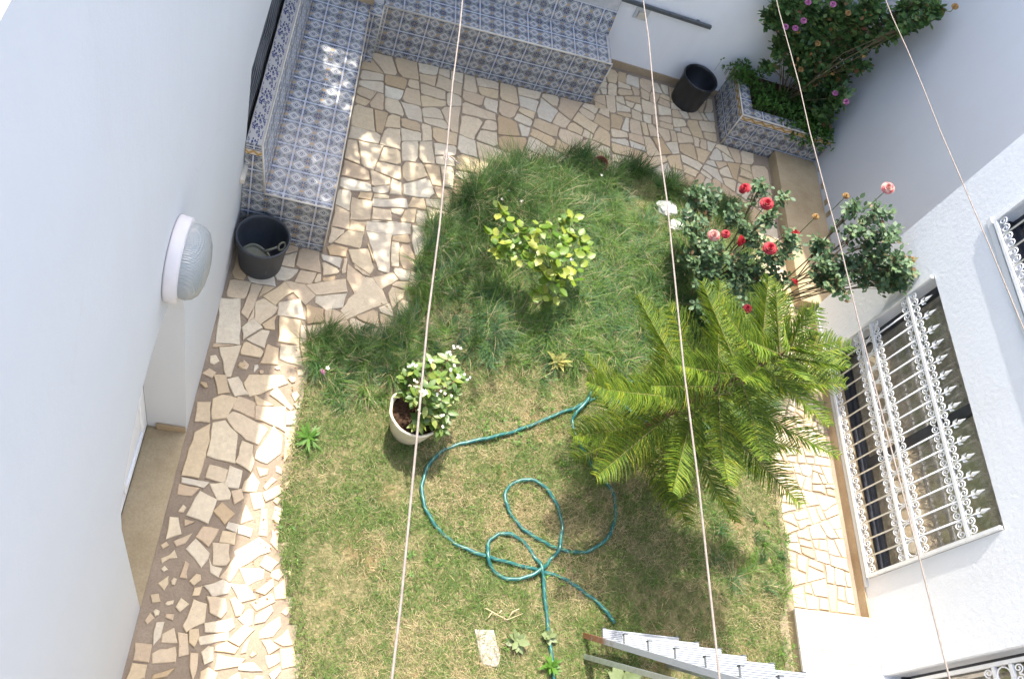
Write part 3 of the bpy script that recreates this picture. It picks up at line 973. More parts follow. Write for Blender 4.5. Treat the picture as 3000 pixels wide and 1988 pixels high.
# ================================================================== WALLS AND HOUSES
def pierced_wall(q, X, nx, y0, y1, z0, z1, holes, depth):
    """one wall face at x = X (outside towards nx) with holes (ya, yb, za, zb) and their reveals"""
    ys = sorted({y0, y1} | {h[0] for h in holes} | {h[1] for h in holes})
    zs = sorted({z0, z1} | {h[2] for h in holes} | {h[3] for h in holes})
    for i in range(len(ys) - 1):
        for j in range(len(zs) - 1):
            ym, zm = (ys[i] + ys[i + 1]) / 2, (zs[j] + zs[j + 1]) / 2
            if any(h[0] < ym < h[1] and h[2] < zm < h[3] for h in holes): continue
            q.quad((X, ys[i], zs[j]), (X, ys[i + 1], zs[j]), (X, ys[i + 1], zs[j + 1]), (X, ys[i], zs[j + 1]))
    xi = X - nx * depth
    for a, c, d, e in holes:
        q.quad((X, a, d), (X, a, e), (xi, a, e), (xi, a, d))
        q.quad((X, c, d), (xi, c, d), (xi, c, e), (X, c, e))
        q.quad((X, a, d), (xi, a, d), (xi, c, d), (X, c, d))
        q.quad((X, a, e), (X, c, e), (xi, c, e), (xi, a, e))


# ---- left house
house_l = thing('house', 'tall smooth white house filling the left edge, with an arched doorway recess', 'house', (XL, 2.0, 0))
DOOR_L = (1.0, 2.04, 0.0, 2.08)
WIN_L = (3.58, 6.2, 0.74, 1.52)
q = MB()
pierced_wall(q, XL, 1, -6, 6.62, 0, 4.0, [DOOR_L, WIN_L], 0.22)
q.quad((XL, -6, 4.0), (XL, 6.62, 4.0), (-6, 6.62, 4.0), (-6, -6, 4.0))
q.quad((-6, -6, 0), (-6, 6.62, 0), (-6, 6.62, 4.0), (-6, -6, 4.0))
q.quad((XL, 6.62, 0), (-6, 6.62, 0), (-6, 6.62, 4), (XL, 6.62, 4))
q.quad((XL, -6, 0), (-6, -6, 0), (-6, -6, 4), (XL, -6, 4))
q.build('wall', M['wall_smooth'], house_l, recalc=False)
# arch over the doorway
arch = [(1.0, 1.45), (1.03, 1.62), (1.12, 1.75), (1.25, 1.86), (1.38, 1.93), (1.52, 1.96), (1.66, 1.95), (1.79, 1.90), (1.91, 1.80), (2.00, 1.65), (2.04, 1.45)]
q = MB()
prof = [(2.04, 2.08), (1.0, 2.08)] + arch
n = len(prof)
x0, x1 = XL, XL - 0.216
for X in (x0, x1):
    for i in range(len(arch) - 1):
        a, c = arch[i], arch[i + 1]
        q.quad((X, a[0], a[1]), (X, c[0], c[1]), (X, c[0], 2.08), (X, a[0], 2.08))
for i in range(len(arch) - 1):
    a, c = arch[i], arch[i + 1]
    q.quad((x0, a[0], a[1]), (x1, a[0], a[1]), (x1, c[0], c[1]), (x0, c[0], c[1]))
q.build('door_arch', M['wall_smooth'], house_l, recalc=False)
# door leaf with mouldings at the back of the recess
q = MB()
q.box(XL - 0.27, 1.0, 0.03, XL - 0.222, 2.04, 2.06)
door = q.build('door', M['wall_grey'], house_l)
q = MB()
for ya, yb in ((1.08, 1.48), (1.56, 1.96)):
    for za, zb in ((0.15, 0.85), (0.95, 1.45)):
        q.box(XL - 0.221, ya, za, XL - 0.208, ya + 0.03, zb); q.box(XL - 0.221, yb - 0.03, za, XL - 0.208, yb, zb)
        q.box(XL - 0.221, ya + 0.032, za, XL - 0.208, yb - 0.032, za + 0.03); q.box(XL - 0.221, ya + 0.032, zb - 0.03, XL - 0.208, yb - 0.032, zb)
q.build('door_moulding', M['wall_grey'], door)
q = MB()
q.box(XL - 0.219, 1.003, 0.0, XL + 0.003, 2.037, 0.018)
q.build('threshold', M['brown_conc'], house_l)
q = MB()
q.prism([(XL - 0.165, 2.022), (XL - 0.002, 2.026), (XL - 0.002, 2.038), (XL - 0.165, 2.038)], 0.023, 0.085)
q.build('skirting', M['skirt'], house_l)
# black pleated shutter in the window over the bench
q = MB()
n = 84
for i in range(n):
    z0_ = 0.755 + (1.515 - 0.755) * i / n
    z1_ = 0.755 + (1.515 - 0.755) * (i + 1) / n
    xa = XL - 0.035
    q.quad((xa, 3.585, z0_), (xa, 6.195, z0_), (xa + 0.010, 6.195, (z0_ * .4 + z1_ * .6)), (xa + 0.010, 3.585, (z0_ * .4 + z1_ * .6)))
    q.quad((xa + 0.010, 3.585, (z0_ * .4 + z1_ * .6)), (xa + 0.010, 6.195, (z0_ * .4 + z1_ * .6)), (xa, 6.195, z1_), (xa, 3.585, z1_))
shut = q.build('window_shutter', M['black_plastic'], house_l, recalc=False)
q = MB()
for k in range(9):
    q.tube([(XL - 0.022 + 0.004 * math.sin(i * 1.3 + k), 3.6 + i * 0.1, 0.80 + 0.08 * k + 0.014 * math.sin(i * 1.1 + k * 2)) for i in range(26)], 0.004, 4)
q.build('cord', M['pipe'], shut)
q = MB()
q.box(XL - 0.20, 3.60, 0.742, XL - 0.002, 6.18, 0.752)
q.box(XL + 0.001, 3.44, 0.70, XL + 0.028, 6.2, 0.738)
q.build('window_sill', M['trim'], house_l)

# ---- bulkhead lamp on the left house
LC = Vector((XL, 1.865, 2.13))
lamp = thing('wall_lamp', 'round white bulkhead lamp with ribbed glass dome on the left white wall', 'lamp', LC)
q = MB()
q.lathe([(0.0, 0.002), (0.172, 0.002), (0.173, 0.010), (0.169, 0.046), (0.161, 0.052), (0.135, 0.052)], LC, 48, 'X')
q.build('housing', M['lamp_ring'], lamp)
q = MB()
q.lathe([(0.150, 0.052), (0.150, 0.074), (0.143, 0.096), (0.124, 0.116), (0.088, 0.130), (0.045, 0.137), (0.0, 0.139)], LC, 48, 'X')
q.build('glass_dome', M['lamp_glass'], lamp)

# ---- rear yard wall and right yard wall
rear = thing('yard_wall', 'plain white rear yard wall behind the long tiled bench and black bin', 'wall', (2.0, YF, 0))
q = MB()
q.box(XL, YF, 0, 9.0, YF + 0.15, 3.05)
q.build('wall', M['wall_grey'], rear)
q = MB()
q.box(2.22, YF - 0.014, 0.0, 3.56, YF - 0.001, 0.075)
q.build('skirting', M['skirt'], rear)
q = MB()
q.box(2.385, YF - 0.012, 0.575, 2.515, YF - 0.001, 0.70)
sock = q.build('socket_plate', M['wall_smooth'], rear)
q = MB()
q.box(2.415, YF - 0.040, 0.60, 2.49, YF - 0.0125, 0.665)
q.build('socket_cover', M['trim'], sock)
side = thing('yard_wall', 'shaded white yard wall at the right behind the climbing plant, set back from the house', 'wall', (XB, 5.2, 0))
q = MB()
q.box(XB, YC, 0, XB + 0.15, YF - 0.001, 3.05)
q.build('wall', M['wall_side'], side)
q = MB()
rr = random.Random(8)
for i in range(9):                                           # flaking paint at the foot of the wall
    y = 4.25 + i * 0.17 + rr.uniform(-.05, .05)
    q.box(XB - 0.006, y, 0.125 + rr.uniform(0, .02), XB - 0.001, y + rr.uniform(.03, .10), 0.15 + rr.uniform(0, .05))
q.build('flaking_paint', M['brown_conc'], side)

# ---- right house
house_r = thing('house', 'white stucco house at the right with scrolled white window grilles', 'house', (XH, 2.0, 0))
W1 = (1.69, 3.55, 0.14, 1.345)
W2 = (1.70, 3.61, 1.91, 3.15)
D2 = (-0.15, 1.05, 0.10, 2.25)
q = MB()
pierced_wall(q, XH, -1, -6, YC, 0, 5.4, [W1, W2, D2], 0.24)
q.quad((XH, YC, 0), (9, YC, 0), (9, YC, 5.4), (XH, YC, 5.4))
q.quad((9, -6, 0), (9, YC, 0), (9, YC, 5.4), (9, -6, 5.4))
q.quad((XH, -6, 0), (9, -6, 0), (9, -6, 5.4), (XH, -6, 5.4))
q.quad((XH, -6, 5.4), (XH, YC, 5.4), (9, YC, 5.4), (9, -6, 5.4))
q.build('wall', M['wall_stucco'], house_r, recalc=False)
q = MB()
q.box(XH - 0.012, 1.425, 0.0, XH - 0.001, YC, 0.085)
q.build('skirting', M['skirt'], house_r)
q = MB()
q.box(XH - 0.010, 1.64, 0.088, XH - 0.001, YC - 0.001, 0.118)
q.build('wall_ledge', M['wall_smooth'], house_r)


def window(ya, yb, za, zb, x, name='window', pane_rows=((0.1, 1.0),)):
    """dark framed window: frame > two panes, curtain"""
    q = MB()
    d = 0.05
    ym = (ya + yb) / 2 - 0.05
    q.box(x, ya + .001, za + .001, x + d, yb - .001, za + 0.055)
    q.box(x - 0.03, ya + .001, za + .001, x - 0.002, yb - .001, za + 0.03)
    q.box(x, ya + .001, zb - 0.05, x + d, yb - .001, zb - .001)
    for y0_, y1_ in ((ya + .001, ya + 0.05), (ym - 0.035, ym + 0.035), (yb - 0.05, yb - .001)):
        q.box(x + (0.004 if y0_ > ya + .1 and y1_ < yb - .1 else 0.002), y0_, za + 0.056, x + d - 0.002, y1_, zb - 0.051)
    fr = q.build(name, M['dark_frame'], house_r)
    for y0_, y1_ in ((ya + 0.05, ym - 0.035), (ym + 0.035, yb - 0.05)):
        q = MB()
        q.box(x + 0.018, y0_, za + 0.056, x + 0.024, y1_, zb - 0.051)
        q.build('pane', M['glass'], fr)
    q = MB()
    n = 60
    for i in range(n):
        y0_ = ya + (yb - ya) * i / n; y1_ = ya + (yb - ya) * (i + 1) / n
        q.quad((x + 0.066 + 0.012 * math.sin(i * 1.1), y0_, za), (x + 0.066 + 0.012 * math.sin((i + 1) * 1.1), y1_, za),
               (x + 0.066 + 0.012 * math.sin((i + 1) * 1.1), y1_, zb), (x + 0.066 + 0.012 * math.sin(i * 1.1), y0_, zb))
    q.build('curtain', M['curtain'], fr, recalc=False)
    return fr


window(*W1, XH + 0.12)
window(*W2, XH + 0.12)
window(*D2, XH + 0.175, 'glazed_door')
q = MB()
q.box(XH - 0.002, W1[0] + .002, W1[2] + .001, XH + 0.085, W1[1] - .002, W1[2] + 0.012)
q.build('window_sill', M['brown_conc'], house_r)
q = MB()
q.box(XH - 0.016, W2[0] - 0.04, W2[2] - 0.05, XH - 0.001, W2[1] + 0.03, W2[2] - 0.012)
q.box(XH + 0.001, W2[0] + .002, W2[2] + .001, XH + 0.085, W2[1] - .002, W2[2] + 0.010)
q.build('window_sill', M['wall_smooth'], house_r)


# ---- wrought iron grilles: frame > bars, rails, scrolls, rings, finials (shared meshes)
def spiral(cx, cy, r0, r1, a0, turns, n=16):
    return [(cx + (r0 + (r1 - r0) * i / n) * math.cos(a0 + turns * 2 * math.pi * i / n), cy + (r0 + (r1 - r0) * i / n) * math.sin(a0 + turns * 2 * math.pi * i / n)) for i in range(n + 1)]


def scroll_mesh(w, h, flip):
    """a 3-shaped pair of curls as wide as one bay: w along the rail, h away from it"""
    q = MB()
    r = w * 0.23
    for s in (-1, 1):
        cy = r * 1.25
        pts = spiral(0, 0, r * 0.22, r, 0.4, 1.45, 22)
        # scale into the bay; the curl ends at the rail
        pp = [(s * (w * 0.245 + p[0] * 0.95), cy + p[1] * (h / (2.5 * r))) for p in pts]
        pts3 = [(p[0], (-p[1] if flip else p[1]), 0) for p in pp]
        q.tube(pts3, 0.0048, 4, smooth=False)
    return q.mesh('scroll', M['iron'])


def ring_mesh(r):
    q = MB()
    n = 20
    q.tube([(r * math.cos(2 * math.pi * i / n), r * math.sin(2 * math.pi * i / n), 0) for i in range(n + 1)], 0.0045, 4, False, smooth=False)
    return q.mesh('ring', M['iron'])


def bar_mesh(L):
    q = MB()
    q.tube([(0, 0, 0), (0, L, 0)], 0.0065, 6)
    return q.mesh('bar', M['iron'])


def finial_mesh(h):
    q = MB()
    q.tube([(0, 0, 0), (0, h * 0.55, 0)], 0.005, 5)
    # spear point with two side leaves
    for a, c in (((0, h * 0.5), (0, h)),):
        q.add([(0, h * .5, .006), (0.016, h * .68, 0), (0, h, 0), (-0.016, h * .68, 0), (0, h * .68, -.007), (0, h * .68, .007)],
              [(5, 1, 2), (5, 2, 3), (5, 3, 0), (5, 0, 1), (4, 2, 1), (4, 3, 2), (4, 0, 3), (4, 1, 0)])
    for s in (-1, 1):
        q.add([(0, h * .50, .005), (s * 0.030, h * .66, 0), (s * 0.026, h * .46, 0), (0, h * .42, .0), (s * .016, h * .52, .008)],
              [(0, 1, 4), (1, 2, 4), (2, 3, 4), (3, 0, 4)])
        q.add([(0, h * .22, .005), (s * 0.018, h * .30, 0), (s * 0.018, h * .18, 0), (0, h * .16, 0), (s * .010, h * .23, .006)],
              [(0, 1, 4), (1, 2, 4), (2, 3, 4), (3, 0, 4)])
    return q.mesh('finial', M['iron'])


def grille(x, ya, yb, za, zb, rails, nb, label=None, scroll_rows=None, ring_row=None, bars_to=None):
    q = MB()
    q.box(x - 0.014, ya, za, x + 0.014, ya + 0.022, zb)
    q.box(x - 0.014, yb - 0.022, za, x + 0.014, yb, zb)
    q.box(x - 0.014, ya + 0.023, za, x + 0.014, yb - 0.023, za + 0.022)
    g = q.build('window_grille', M['iron'], house_r)
    for z in rails:
        r = MB()
        r.box(x - 0.0115, ya + 0.0235, z - 0.0115, x + 0.0115, yb - 0.0235, z + 0.0115)
        r.build('rail', M['iron'], g)
    w = (yb - ya - 0.044) / nb
    sm, smf, rm = scroll_mesh(w, 0.085, False), scroll_mesh(w, 0.085, True), ring_mesh(min(w * 0.42, 0.05))
    z1 = bars_to or rails[-1]
    bm_ = bar_mesh(z1 - za - 0.02)
    fm = finial_mesh(0.20)
    for i in range(nb):
        yc = ya + 0.022 + w * (i + 0.5)
        for z, up in scroll_rows:
            link('scroll', sm if up else smf, g, frame((x - 0.003, yc, z), (0, 1, 0), (0, 0, 1)))
        if ring_row: link('ring', rm, g, frame((x - 0.003, yc, ring_row), (0, 1, 0), (0, 0, 1)))
        if i > 0:
            yb_ = ya + 0.022 + w * i
            link('bar', bm_, g, frame((x, yb_, za + 0.02), (0, 1, 0), (0, 0, 1)))
            if not bars_to: link('finial', fm, g, frame((x, yb_, z1 + 0.01), (0, 1, 0), (0, 0, 1)))
    return g


grille(XH - 0.012, W1[0] + .004, W1[1] - .004, 0.142, 1.335, (0.555, 0.680, 1.09), 15,
       scroll_rows=((0.166, True), (0.543, False), (0.692, True), (1.078, False), (1.102, True)), ring_row=0.6175)
grille(XH - 0.012, W2[0] + .004, W2[1] - .004, 1.915, 3.14, (2.33, 2.455, 2.87), 15,
       scroll_rows=((1.940, True), (2.317, False), (2.467, True), (2.857, False)), ring_row=2.3925)
grille(XH + 0.05, D2[0] + .05, D2[1] - .05, 0.115, 2.235, (0.975, 1.100, 1.95), 9,
       scroll_rows=((0.140, True), (0.963, False), (1.112, True), (1.938, False)), ring_row=1.0375, bars_to=2.23)

# ---- unseen taller house, added behind the yard to shade the right corner, and the street tree (both past the rear wall)
shade_house = thing('house', 'unseen tall white house added behind the rear yard wall to shade the right corner', 'house', (6.5, 8.5, 0))
q = MB()
q.box(3.80, 6.72, 0, 7.4, 9.5, 7.0)
q.build('wall', M['wall_grey'], shade_house)

# ---- unseen house added at the near end: its sunlit wall bounces light into the yard
front = thing('house', 'unseen white house wall added at the near end to bounce sunlight into the yard', 'house', (2.0, -2.2, 0))
q = MB()
q.box(XL + .002, -4.0, 0, XH - .002, -2.2, 3.9)
q.build('wall', M['wall_smooth'], front)

# ================================================================== TILED BENCHES AND PLANTER
TS = 0.215
_tc = {}


def tile_mesh(pts, uvs, mat, thick=0.007):
    key = (tuple((round(a, 3), round(c, 3)) for a, c in pts), tuple((round(a, 3), round(c, 3)) for a, c in uvs), mat)
    if key in _tc: return _tc[key]
    n = len(pts)
    cx = sum(p[0] for p in pts) / n; cy = sum(p[1] for p in pts) / n
    bv = 0.0015

    def inn(p):
        dx, dy = cx - p[0], cy - p[1]
        l = math.hypot(dx, dy)
        return (p[0] + dx / l * bv * 1.4, p[1] + dy / l * bv * 1.4)
    vs = [(x, y, 0) for x, y in pts] + [(x, y, thick - bv) for x, y in pts] + [(*inn(p), thick) for p in pts]
    fs = [(r * n + i, r * n + (i + 1) % n, (r + 1) * n + (i + 1) % n, (r + 1) * n + i) for r in (0, 1) for i in range(n)]
    fs.append(tuple(range(2 * n, 3 * n)))
    me = bpy.data.meshes.new('tile')
    me.from_pydata(vs, [], fs)
    me.materials.append(M[mat])
    ul = me.uv_layers.new(name='UVMap')
    for lp in me.loops:
        ul.data[lp.index].uv = uvs[lp.vertex_index % n]
    me.update()
    _tc[key] = me
    return me


def poly_tile(parent, o, u, v, pts, mat='tile', ts=None, uv0=(0, 0), su=None, sv=None, name='tile'):
    """one tile: polygon pts in the (u, v) plane at o"""
    su = su or TS; sv = sv or TS
    x0 = min(p[0] for p in pts); y0 = min(p[1] for p in pts)
    loc = [(p[0] - x0, p[1] - y0) for p in pts]
    fu = ((x0 - uv0[0]) / su) % 1.0; fv = ((y0 - uv0[1]) / sv) % 1.0
    if fu > 0.9995: fu = 0.0
    if fv > 0.9995: fv = 0.0
    uvs = [(fu + p[0] / su, fv + p[1] / sv) for p in loc]
    me = tile_mesh(loc, uvs, mat)
    u = Vector(u).normalized(); v = Vector(v).normalized()
    org = Vector(o) + u * x0 + v * y0
    return link(name, me, parent, frame(org, u, v))


def cuts(a, c, s0, ts):
    k = math.ceil((a - s0) / ts + 1e-6)
    out = [a]
    while s0 + k * ts < c - 0.012:
        if s0 + k * ts > a + 0.012: out.append(s0 + k * ts)
        k += 1
    out.append(c)
    return out


def tile_grid(parent, o, u, v, U, V, u0=0.0, v0=0.0, mat='tile', gap=0.0025, su=None, sv=None, name='tile'):
    su = su or TS; sv = sv or TS
    for a, c in zip(cuts(0, U, u0, su)[:-1], cuts(0, U, u0, su)[1:]):
        for d, e in zip(cuts(0, V, v0, sv)[:-1], cuts(0, V, v0, sv)[1:]):
            g = gap / 2
            poly_tile(parent, o, u, v, [(a + g, d + g), (c - g, d + g), (c - g, e - g), (a + g, e - g)], mat, None, (u0, v0), su, sv, name)


def trim(parent, a, c, r=0.006, name='edge_trim'):
    q = MB()
    q.tube([a, c], r, 6)
    return q.build(name, M['trim'], parent)


# ---- bench along the left house
Z1 = 0.505
bench_l = thing('tiled_bench', 'blue and white tiled bench built along the left house wall, ending beside the charcoal bucket', 'bench', (-0.2, 4.5, 0))
XF = 0.098
YE = 3.56
XB0, XB1 = -0.344, -0.388          # front of the backrest at the seat and at its top
ZT = 0.955
q = MB()
q.box(XL + .002, YE + .007, 0, XF - .007, 5.59, Z1 - .007)
q.box(XF - .0069, 5.577, 0, 0.193, 6.40, Z1 - .007)
q.box(XL + .002, 5.591, 0, XF - .0069, YF - .002, Z1 - .007)
q.build('base', M['grout'], bench_l)
q = MB()
pr_ = [(XL + .002, Z1 - .006), (XB0 - .007, Z1 - .006), (XB1 - .007, ZT - .007), (XL + .002, ZT - .007)]
vsx = [(x, YE + .007, z) for x, z in pr_] + [(x, YF - .002, z) for x, z in pr_]
q.add(vsx, [(0, 1, 2, 3), (7, 6, 5, 4), (0, 4, 5, 1), (1, 5, 6, 2), (2, 6, 7, 3), (3, 7, 4, 0)])
q.build('backrest', M['grout'], bench_l)
tile_grid(bench_l, (XB0, YE, Z1 - .007), (1, 0, 0), (0, 1, 0), XF - XB0, 2.55, u0=0.117, v0=0.035)          # seat
tile_grid(bench_l, (XF, 5.57, Z1 - .007), (1, 0, 0), (0, 1, 0), 0.1, 0.15, u0=-0.1, v0=0.0)
tile_grid(bench_l, (XL + .003, YE + .007, 0.0), (1, 0, 0), (0, 0, 1), XF - XL - .003, Z1 - .007, u0=0.05, v0=0.07)     # end face
tile_grid(bench_l, (XF - .007, YE, 0.0), (0, 1, 0), (0, 0, 1), 2.01, Z1 - .007, u0=0.03, v0=0.07)              # front
tile_grid(bench_l, (XF, 5.577, 0.0), (1, 0, 0), (0, 0, 1), 0.094, Z1 - .007, u0=0.03, v0=0.07)                 # short return
lean = Vector((XB1 - XB0, 0, ZT - Z1)).normalized()
tile_grid(bench_l, (XB0 - .007, YE, Z1), (0, 1, 0), lean, 2.62, (ZT - Z1) / lean.z - .004, u0=0.03, v0=0.0)
fx = lambda z: XB0 + (XB1 - XB0) * (z - Z1) / (ZT - Z1) - XL - .003
for za, zb, m_, sv in ((Z1, 0.715, 'tile', TS), (0.715, 0.845, 'tile', TS), (0.845, 0.905, 'chevron', 0.06), (0.905, ZT - .006, 'tile', TS)):
    poly_tile(bench_l, (XL + .003, YE + .007, 0), (1, 0, 0), (0, 0, 1), [(0, za + .001), (fx(za) - .003, za + .001), (fx(zb) - .003, zb - .001), (0, zb - .001)], m_, None, (0.05, za if m_ == 'chevron' else 0.07), 0.12 if m_ == 'chevron' else TS, sv, 'border_tile' if m_ == 'chevron' else 'tile')
tile_grid(bench_l, (XB1 - .002, YE, ZT - .007), (0, 1, 0), (-1, 0, 0), 2.88, XB1 - XL - 0.004, u0=0.0, v0=0.0, mat='flower_tile', sv=0.105, name='top_tile')
trim(bench_l, (XF - .001, YE, Z1 - .002), (XF - .001, 5.575, Z1 - .002))
trim(bench_l, (XB0, YE, Z1 - .002), (XF - .001, YE + .001, Z1 - .002), 0.0065)
trim(bench_l, (XF - .001, YE + .001, 0.0), (XF - .001, YE + .001, Z1 - .004))
trim(bench_l, (XB0 - .001, YE + .001, Z1), (XB1 - .001, YE + .001, ZT), 0.006)
trim(bench_l, (XB1 - .001, YE, ZT - .001), (XB1 - .001, 6.1, ZT - .001), 0.006)
trim(bench_l, (XF, 5.571, Z1 - .002), (0.195, 5.571, Z1 - .002), 0.005)
trim(bench_l, (0.195, 5.571, Z1 - .002), (0.195, 5.70, Z1 - .002), 0.005)

# ---- long bench along the rear wall
Z2 = 0.490
A0, A1 = Vector((0.20, 5.725, 0)), Vector((2.21, 5.845, 0))          # foot of the front
B0, B1 = Vector((0.20, 6.13, 0)), Vector((2.185, 6.205, 0))          # backrest at the seat
C0, C1 = Vector((0.20, 6.29, 0)), Vector((2.172, 6.345, 0))          # backrest at its top
ZT2 = 0.97
bench_r = thing('tiled_bench', 'long blue and white tiled bench along the rear wall, crossed by the leftmost washing line', 'bench', (1.2, 6.1, 0))
q = MB()
inn = 0.007
q.prism([(A0.x + inn, A0.y + inn), (A1.x - inn, A1.y + inn), (2.175, YF - .002), (0.20 + inn, YF - .002)], 0, Z2 - .007)
q.build('base', M['grout'], bench_r)
q = MB()
P = [(B0 + Vector((inn, inn, Z2 - .0068))), (B1 + Vector((-inn, inn, Z2 - .0068))), Vector((2.168, YF - .003, Z2 - .0068)), Vector((0.21, YF - .003, Z2 - .0068)),
     (C0 + Vector((inn, inn, ZT2))), (C1 + Vector((-inn, inn, ZT2))), Vector((2.165, YF - .003, ZT2)), Vector((0.21, YF - .003, ZT2))]
q.add(P, [(0, 1, 5, 4), (1, 2, 6, 5), (2, 3, 7, 6), (3, 0, 4, 7), (4, 5, 6, 7), (3, 2, 1, 0)])
q.build('backrest', M['grout'], bench_r)
ua = (A1 - A0).normalized()
va = Vector((-ua.y, ua.x, 0))
Lf = (A1 - A0).length
tile_grid(bench_r, A0 + va * .007, ua, (0, 0, 1), Lf - .004, Z2 - .007, u0=0.16, v0=0.065)
depth = 0.395
nU = cuts(0, Lf - .03, 0.16, TS)
for a, c in zip(nU[:-1], nU[1:]):
    da = 0.405 - 0.045 * a / Lf
    for d, e in zip(cuts(0, depth, -0.015, TS)[:-1], cuts(0, depth, -0.015, TS)[1:]):
        e2 = min(e, da) if e > .35 else e
        poly_tile(bench_r, A0 + Vector((0, 0, Z2 - .007)), ua, va, [(a + .0012, d + .0012), (c - .0012, d + .0012), (c - .0012, e2 - .0012), (a + .0012, e2 - .0012)], 'tile', None, (0.16, -0.015))
ub = (B1 - B0).normalized()
lb = (C0 - B0 + Vector((0, 0, ZT2 - Z2)))
lb = (lb - ub * lb.dot(ub)).normalized()
H2 = (ZT2 - Z2) / lb.z
tile_grid(bench_r, B0 + Vector((0, inn, Z2)), ub, lb, (B1 - B0).length - .006, H2 * 0.72, u0=0.14, v0=0.0)
tile_grid(bench_r, B0 + Vector((0, inn, Z2)) + lb * (H2 * 0.72), ub, lb, (B1 - B0).length - .008, 0.065, u0=0.0, v0=0.0, mat='chevron', su=0.12, sv=0.065, name='border_tile')
tile_grid(bench_r, B0 + Vector((0, inn, Z2)) + lb * (H2 * 0.72 + .066), ub, lb, (B1 - B0).length - .010, H2 * 0.28 - .067, u0=0.14, v0=0.0)
trim(bench_r, A0 + Vector((0, 0, Z2 - .002)), A1 + Vector((0, 0, Z2 - .002)), 0.0085)
trim(bench_r, A1 + Vector((-.001, 0.001, 0)), A1 + Vector((-.001, 0.001, Z2 - .004)), 0.006)
trim(bench_r, A0 + Vector((0.0, 0.001, 0)), A0 + Vector((0.0, 0.001, Z2 - .004)), 0.007)
trim(bench_r, A0 + Vector((0.028, -0.001, 0)), A0 + Vector((0.028, -0.001, Z2 - .006)), 0.004)
# tiled right end
ue = Vector((2.175, YF, 0)) - A1
tile_grid(bench_r, A1 + Vector((-.007, 0, 0)), ue.normalized(), (0, 0, 1), ue.length, Z2 - .007, u0=0.0, v0=0.065)

# ---- small square clay tray on the bench corner
tr = thing('plant_tray', 'small square brown clay tray standing on the corner of the two tiled benches', 'tray', (0.06, 5.74, Z1))
q = MB()
x0, y0, x1, y1, z0, z1 = -0.12, 5.665, 0.115, 5.90, Z1 + .001, Z1 + .075
t_ = 0.02
q.box(x0, y0, z0, x1, y1, z0 + .012)
q.box(x0, y0, z0 + .0121, x1, y0 + t_, z1); q.box(x0, y1 - t_, z0 + .0121, x1, y1, z1)
q.box(x0, y0 + t_ + .0001, z0 + .0121, x0 + t_, y1 - t_ - .0001, z1); q.box(x1 - t_, y0 + t_ + .0001, z0 + .0121, x1, y1 - t_ - .0001, z1)
q.build('tray', M['skirt'], tr)
q = MB()
q.box(x0 + t_ + .001, y0 + t_ + .001, z0 + .0125, x1 - t_ - .001, y1 - t_ - .001, z1 - .02)
q.build('soil', M['terracotta'], tr)

# ---- corner planter
pl = thing('planter', 'raised corner planter faced with blue tiles and an ochre zigzag border, full of greenery', 'planter', (4.0, 6.1, 0))
PX, PY, PZ = 3.56, 5.805, 0.41
w_ = 0.115
q = MB()
q.box(PX + .007, PY + .007, 0, XB - .002, PY + w_, PZ - .007)
q.box(PX + .007, PY + w_ + .0001, 0, PX + w_, YF - .002, PZ - .007)
q.build('base', M['grout'], pl)
tile_grid(pl, (PX, PY + .007, 0), (1, 0, 0), (0, 0, 1), XB - PX - .003, 0.335, u0=0.0, v0=0.12, gap=.004)
tile_grid(pl, (PX, PY + .007, 0.336), (1, 0, 0), (0, 0, 1), XB - PX - .003, 0.062, mat='chevron', su=0.215, sv=0.062, name='border_tile')
tile_grid(pl, (PX + .007, YF - .003, 0), (0, -1, 0), (0, 0, 1), YF - PY - .004, 0.335, u0=0.0, v0=0.12, gap=.004)
tile_grid(pl, (PX + .007, YF - .003, 0.336), (0, -1, 0), (0, 0, 1), YF - PY - .004, 0.062, mat='chevron', su=0.215, sv=0.062, name='border_tile')
tile_grid(pl, (PX + w_ + .001, PY, PZ - .007), (1, 0, 0), (0, 1, 0), XB - PX - w_ - .004, w_, u0=0.1, v0=0.0)
tile_grid(pl, (PX, PY, PZ - .007), (1, 0, 0), (0, 1, 0), w_, YF - PY - .004, u0=0.0, v0=0.0)
trim(pl, (PX, PY, PZ - .003), (XB - .002, PY, PZ - .003), 0.008)
trim(pl, (PX, PY, PZ - .003), (PX, YF - .002, PZ - .003), 0.008)
trim(pl, (PX + .001, PY + .001, 0), (PX + .001, PY + .001, PZ - .006), 0.007)
q = MB()
q.box(PX + w_ + .001, PY + w_ + .001, 0.05, XB - .003, YF - .003, 0.36)
q.build('soil', M['dark_soil'], pl)

# ================================================================== LOOSE OBJECTS
# ---- charcoal rubber bucket with a dustpan inside
BC = Vector((-0.302, 3.355, 0.0))
bk = thing('bucket', 'charcoal rubber bucket at the end of the left bench holding a dustpan', 'bucket', BC)
q = MB()
q.lathe([(0.0, 0.002), (0.136, 0.002), (0.142, 0.012), (0.166, 0.295), (0.176, 0.305), (0.178, 0.318), (0.174, 0.328), (0.167, 0.328), (0.160, 0.318), (0.158, 0.295), (0.136, 0.022), (0.0, 0.020)], BC, 48)
q.build('bucket_body', M['bucket'], bk)
dp = thing('dustpan', 'olive plastic dustpan with a looped handle lying inside the charcoal bucket', 'dustpan', BC + Vector((0.0, -0.03, 0.12)))
pc = BC + Vector((-0.015, -0.035, 0.125))
q = MB()
n = 26
rim = []
for i in range(n + 1):
    a = math.pi * (0.02 + 0.96 * i / n)
    rim.append((0.118 * math.cos(a), 0.118 * math.sin(a) * (1.0 + 0.08 * math.sin(3 * a))))
rot = Matrix.Rotation(rad(-32), 3, 'Z')


def dpt(x, y, z):
    v = rot @ Vector((x, y, 0))
    return (pc.x + v.x, pc.y + v.y, pc.z + z + y * 0.55)


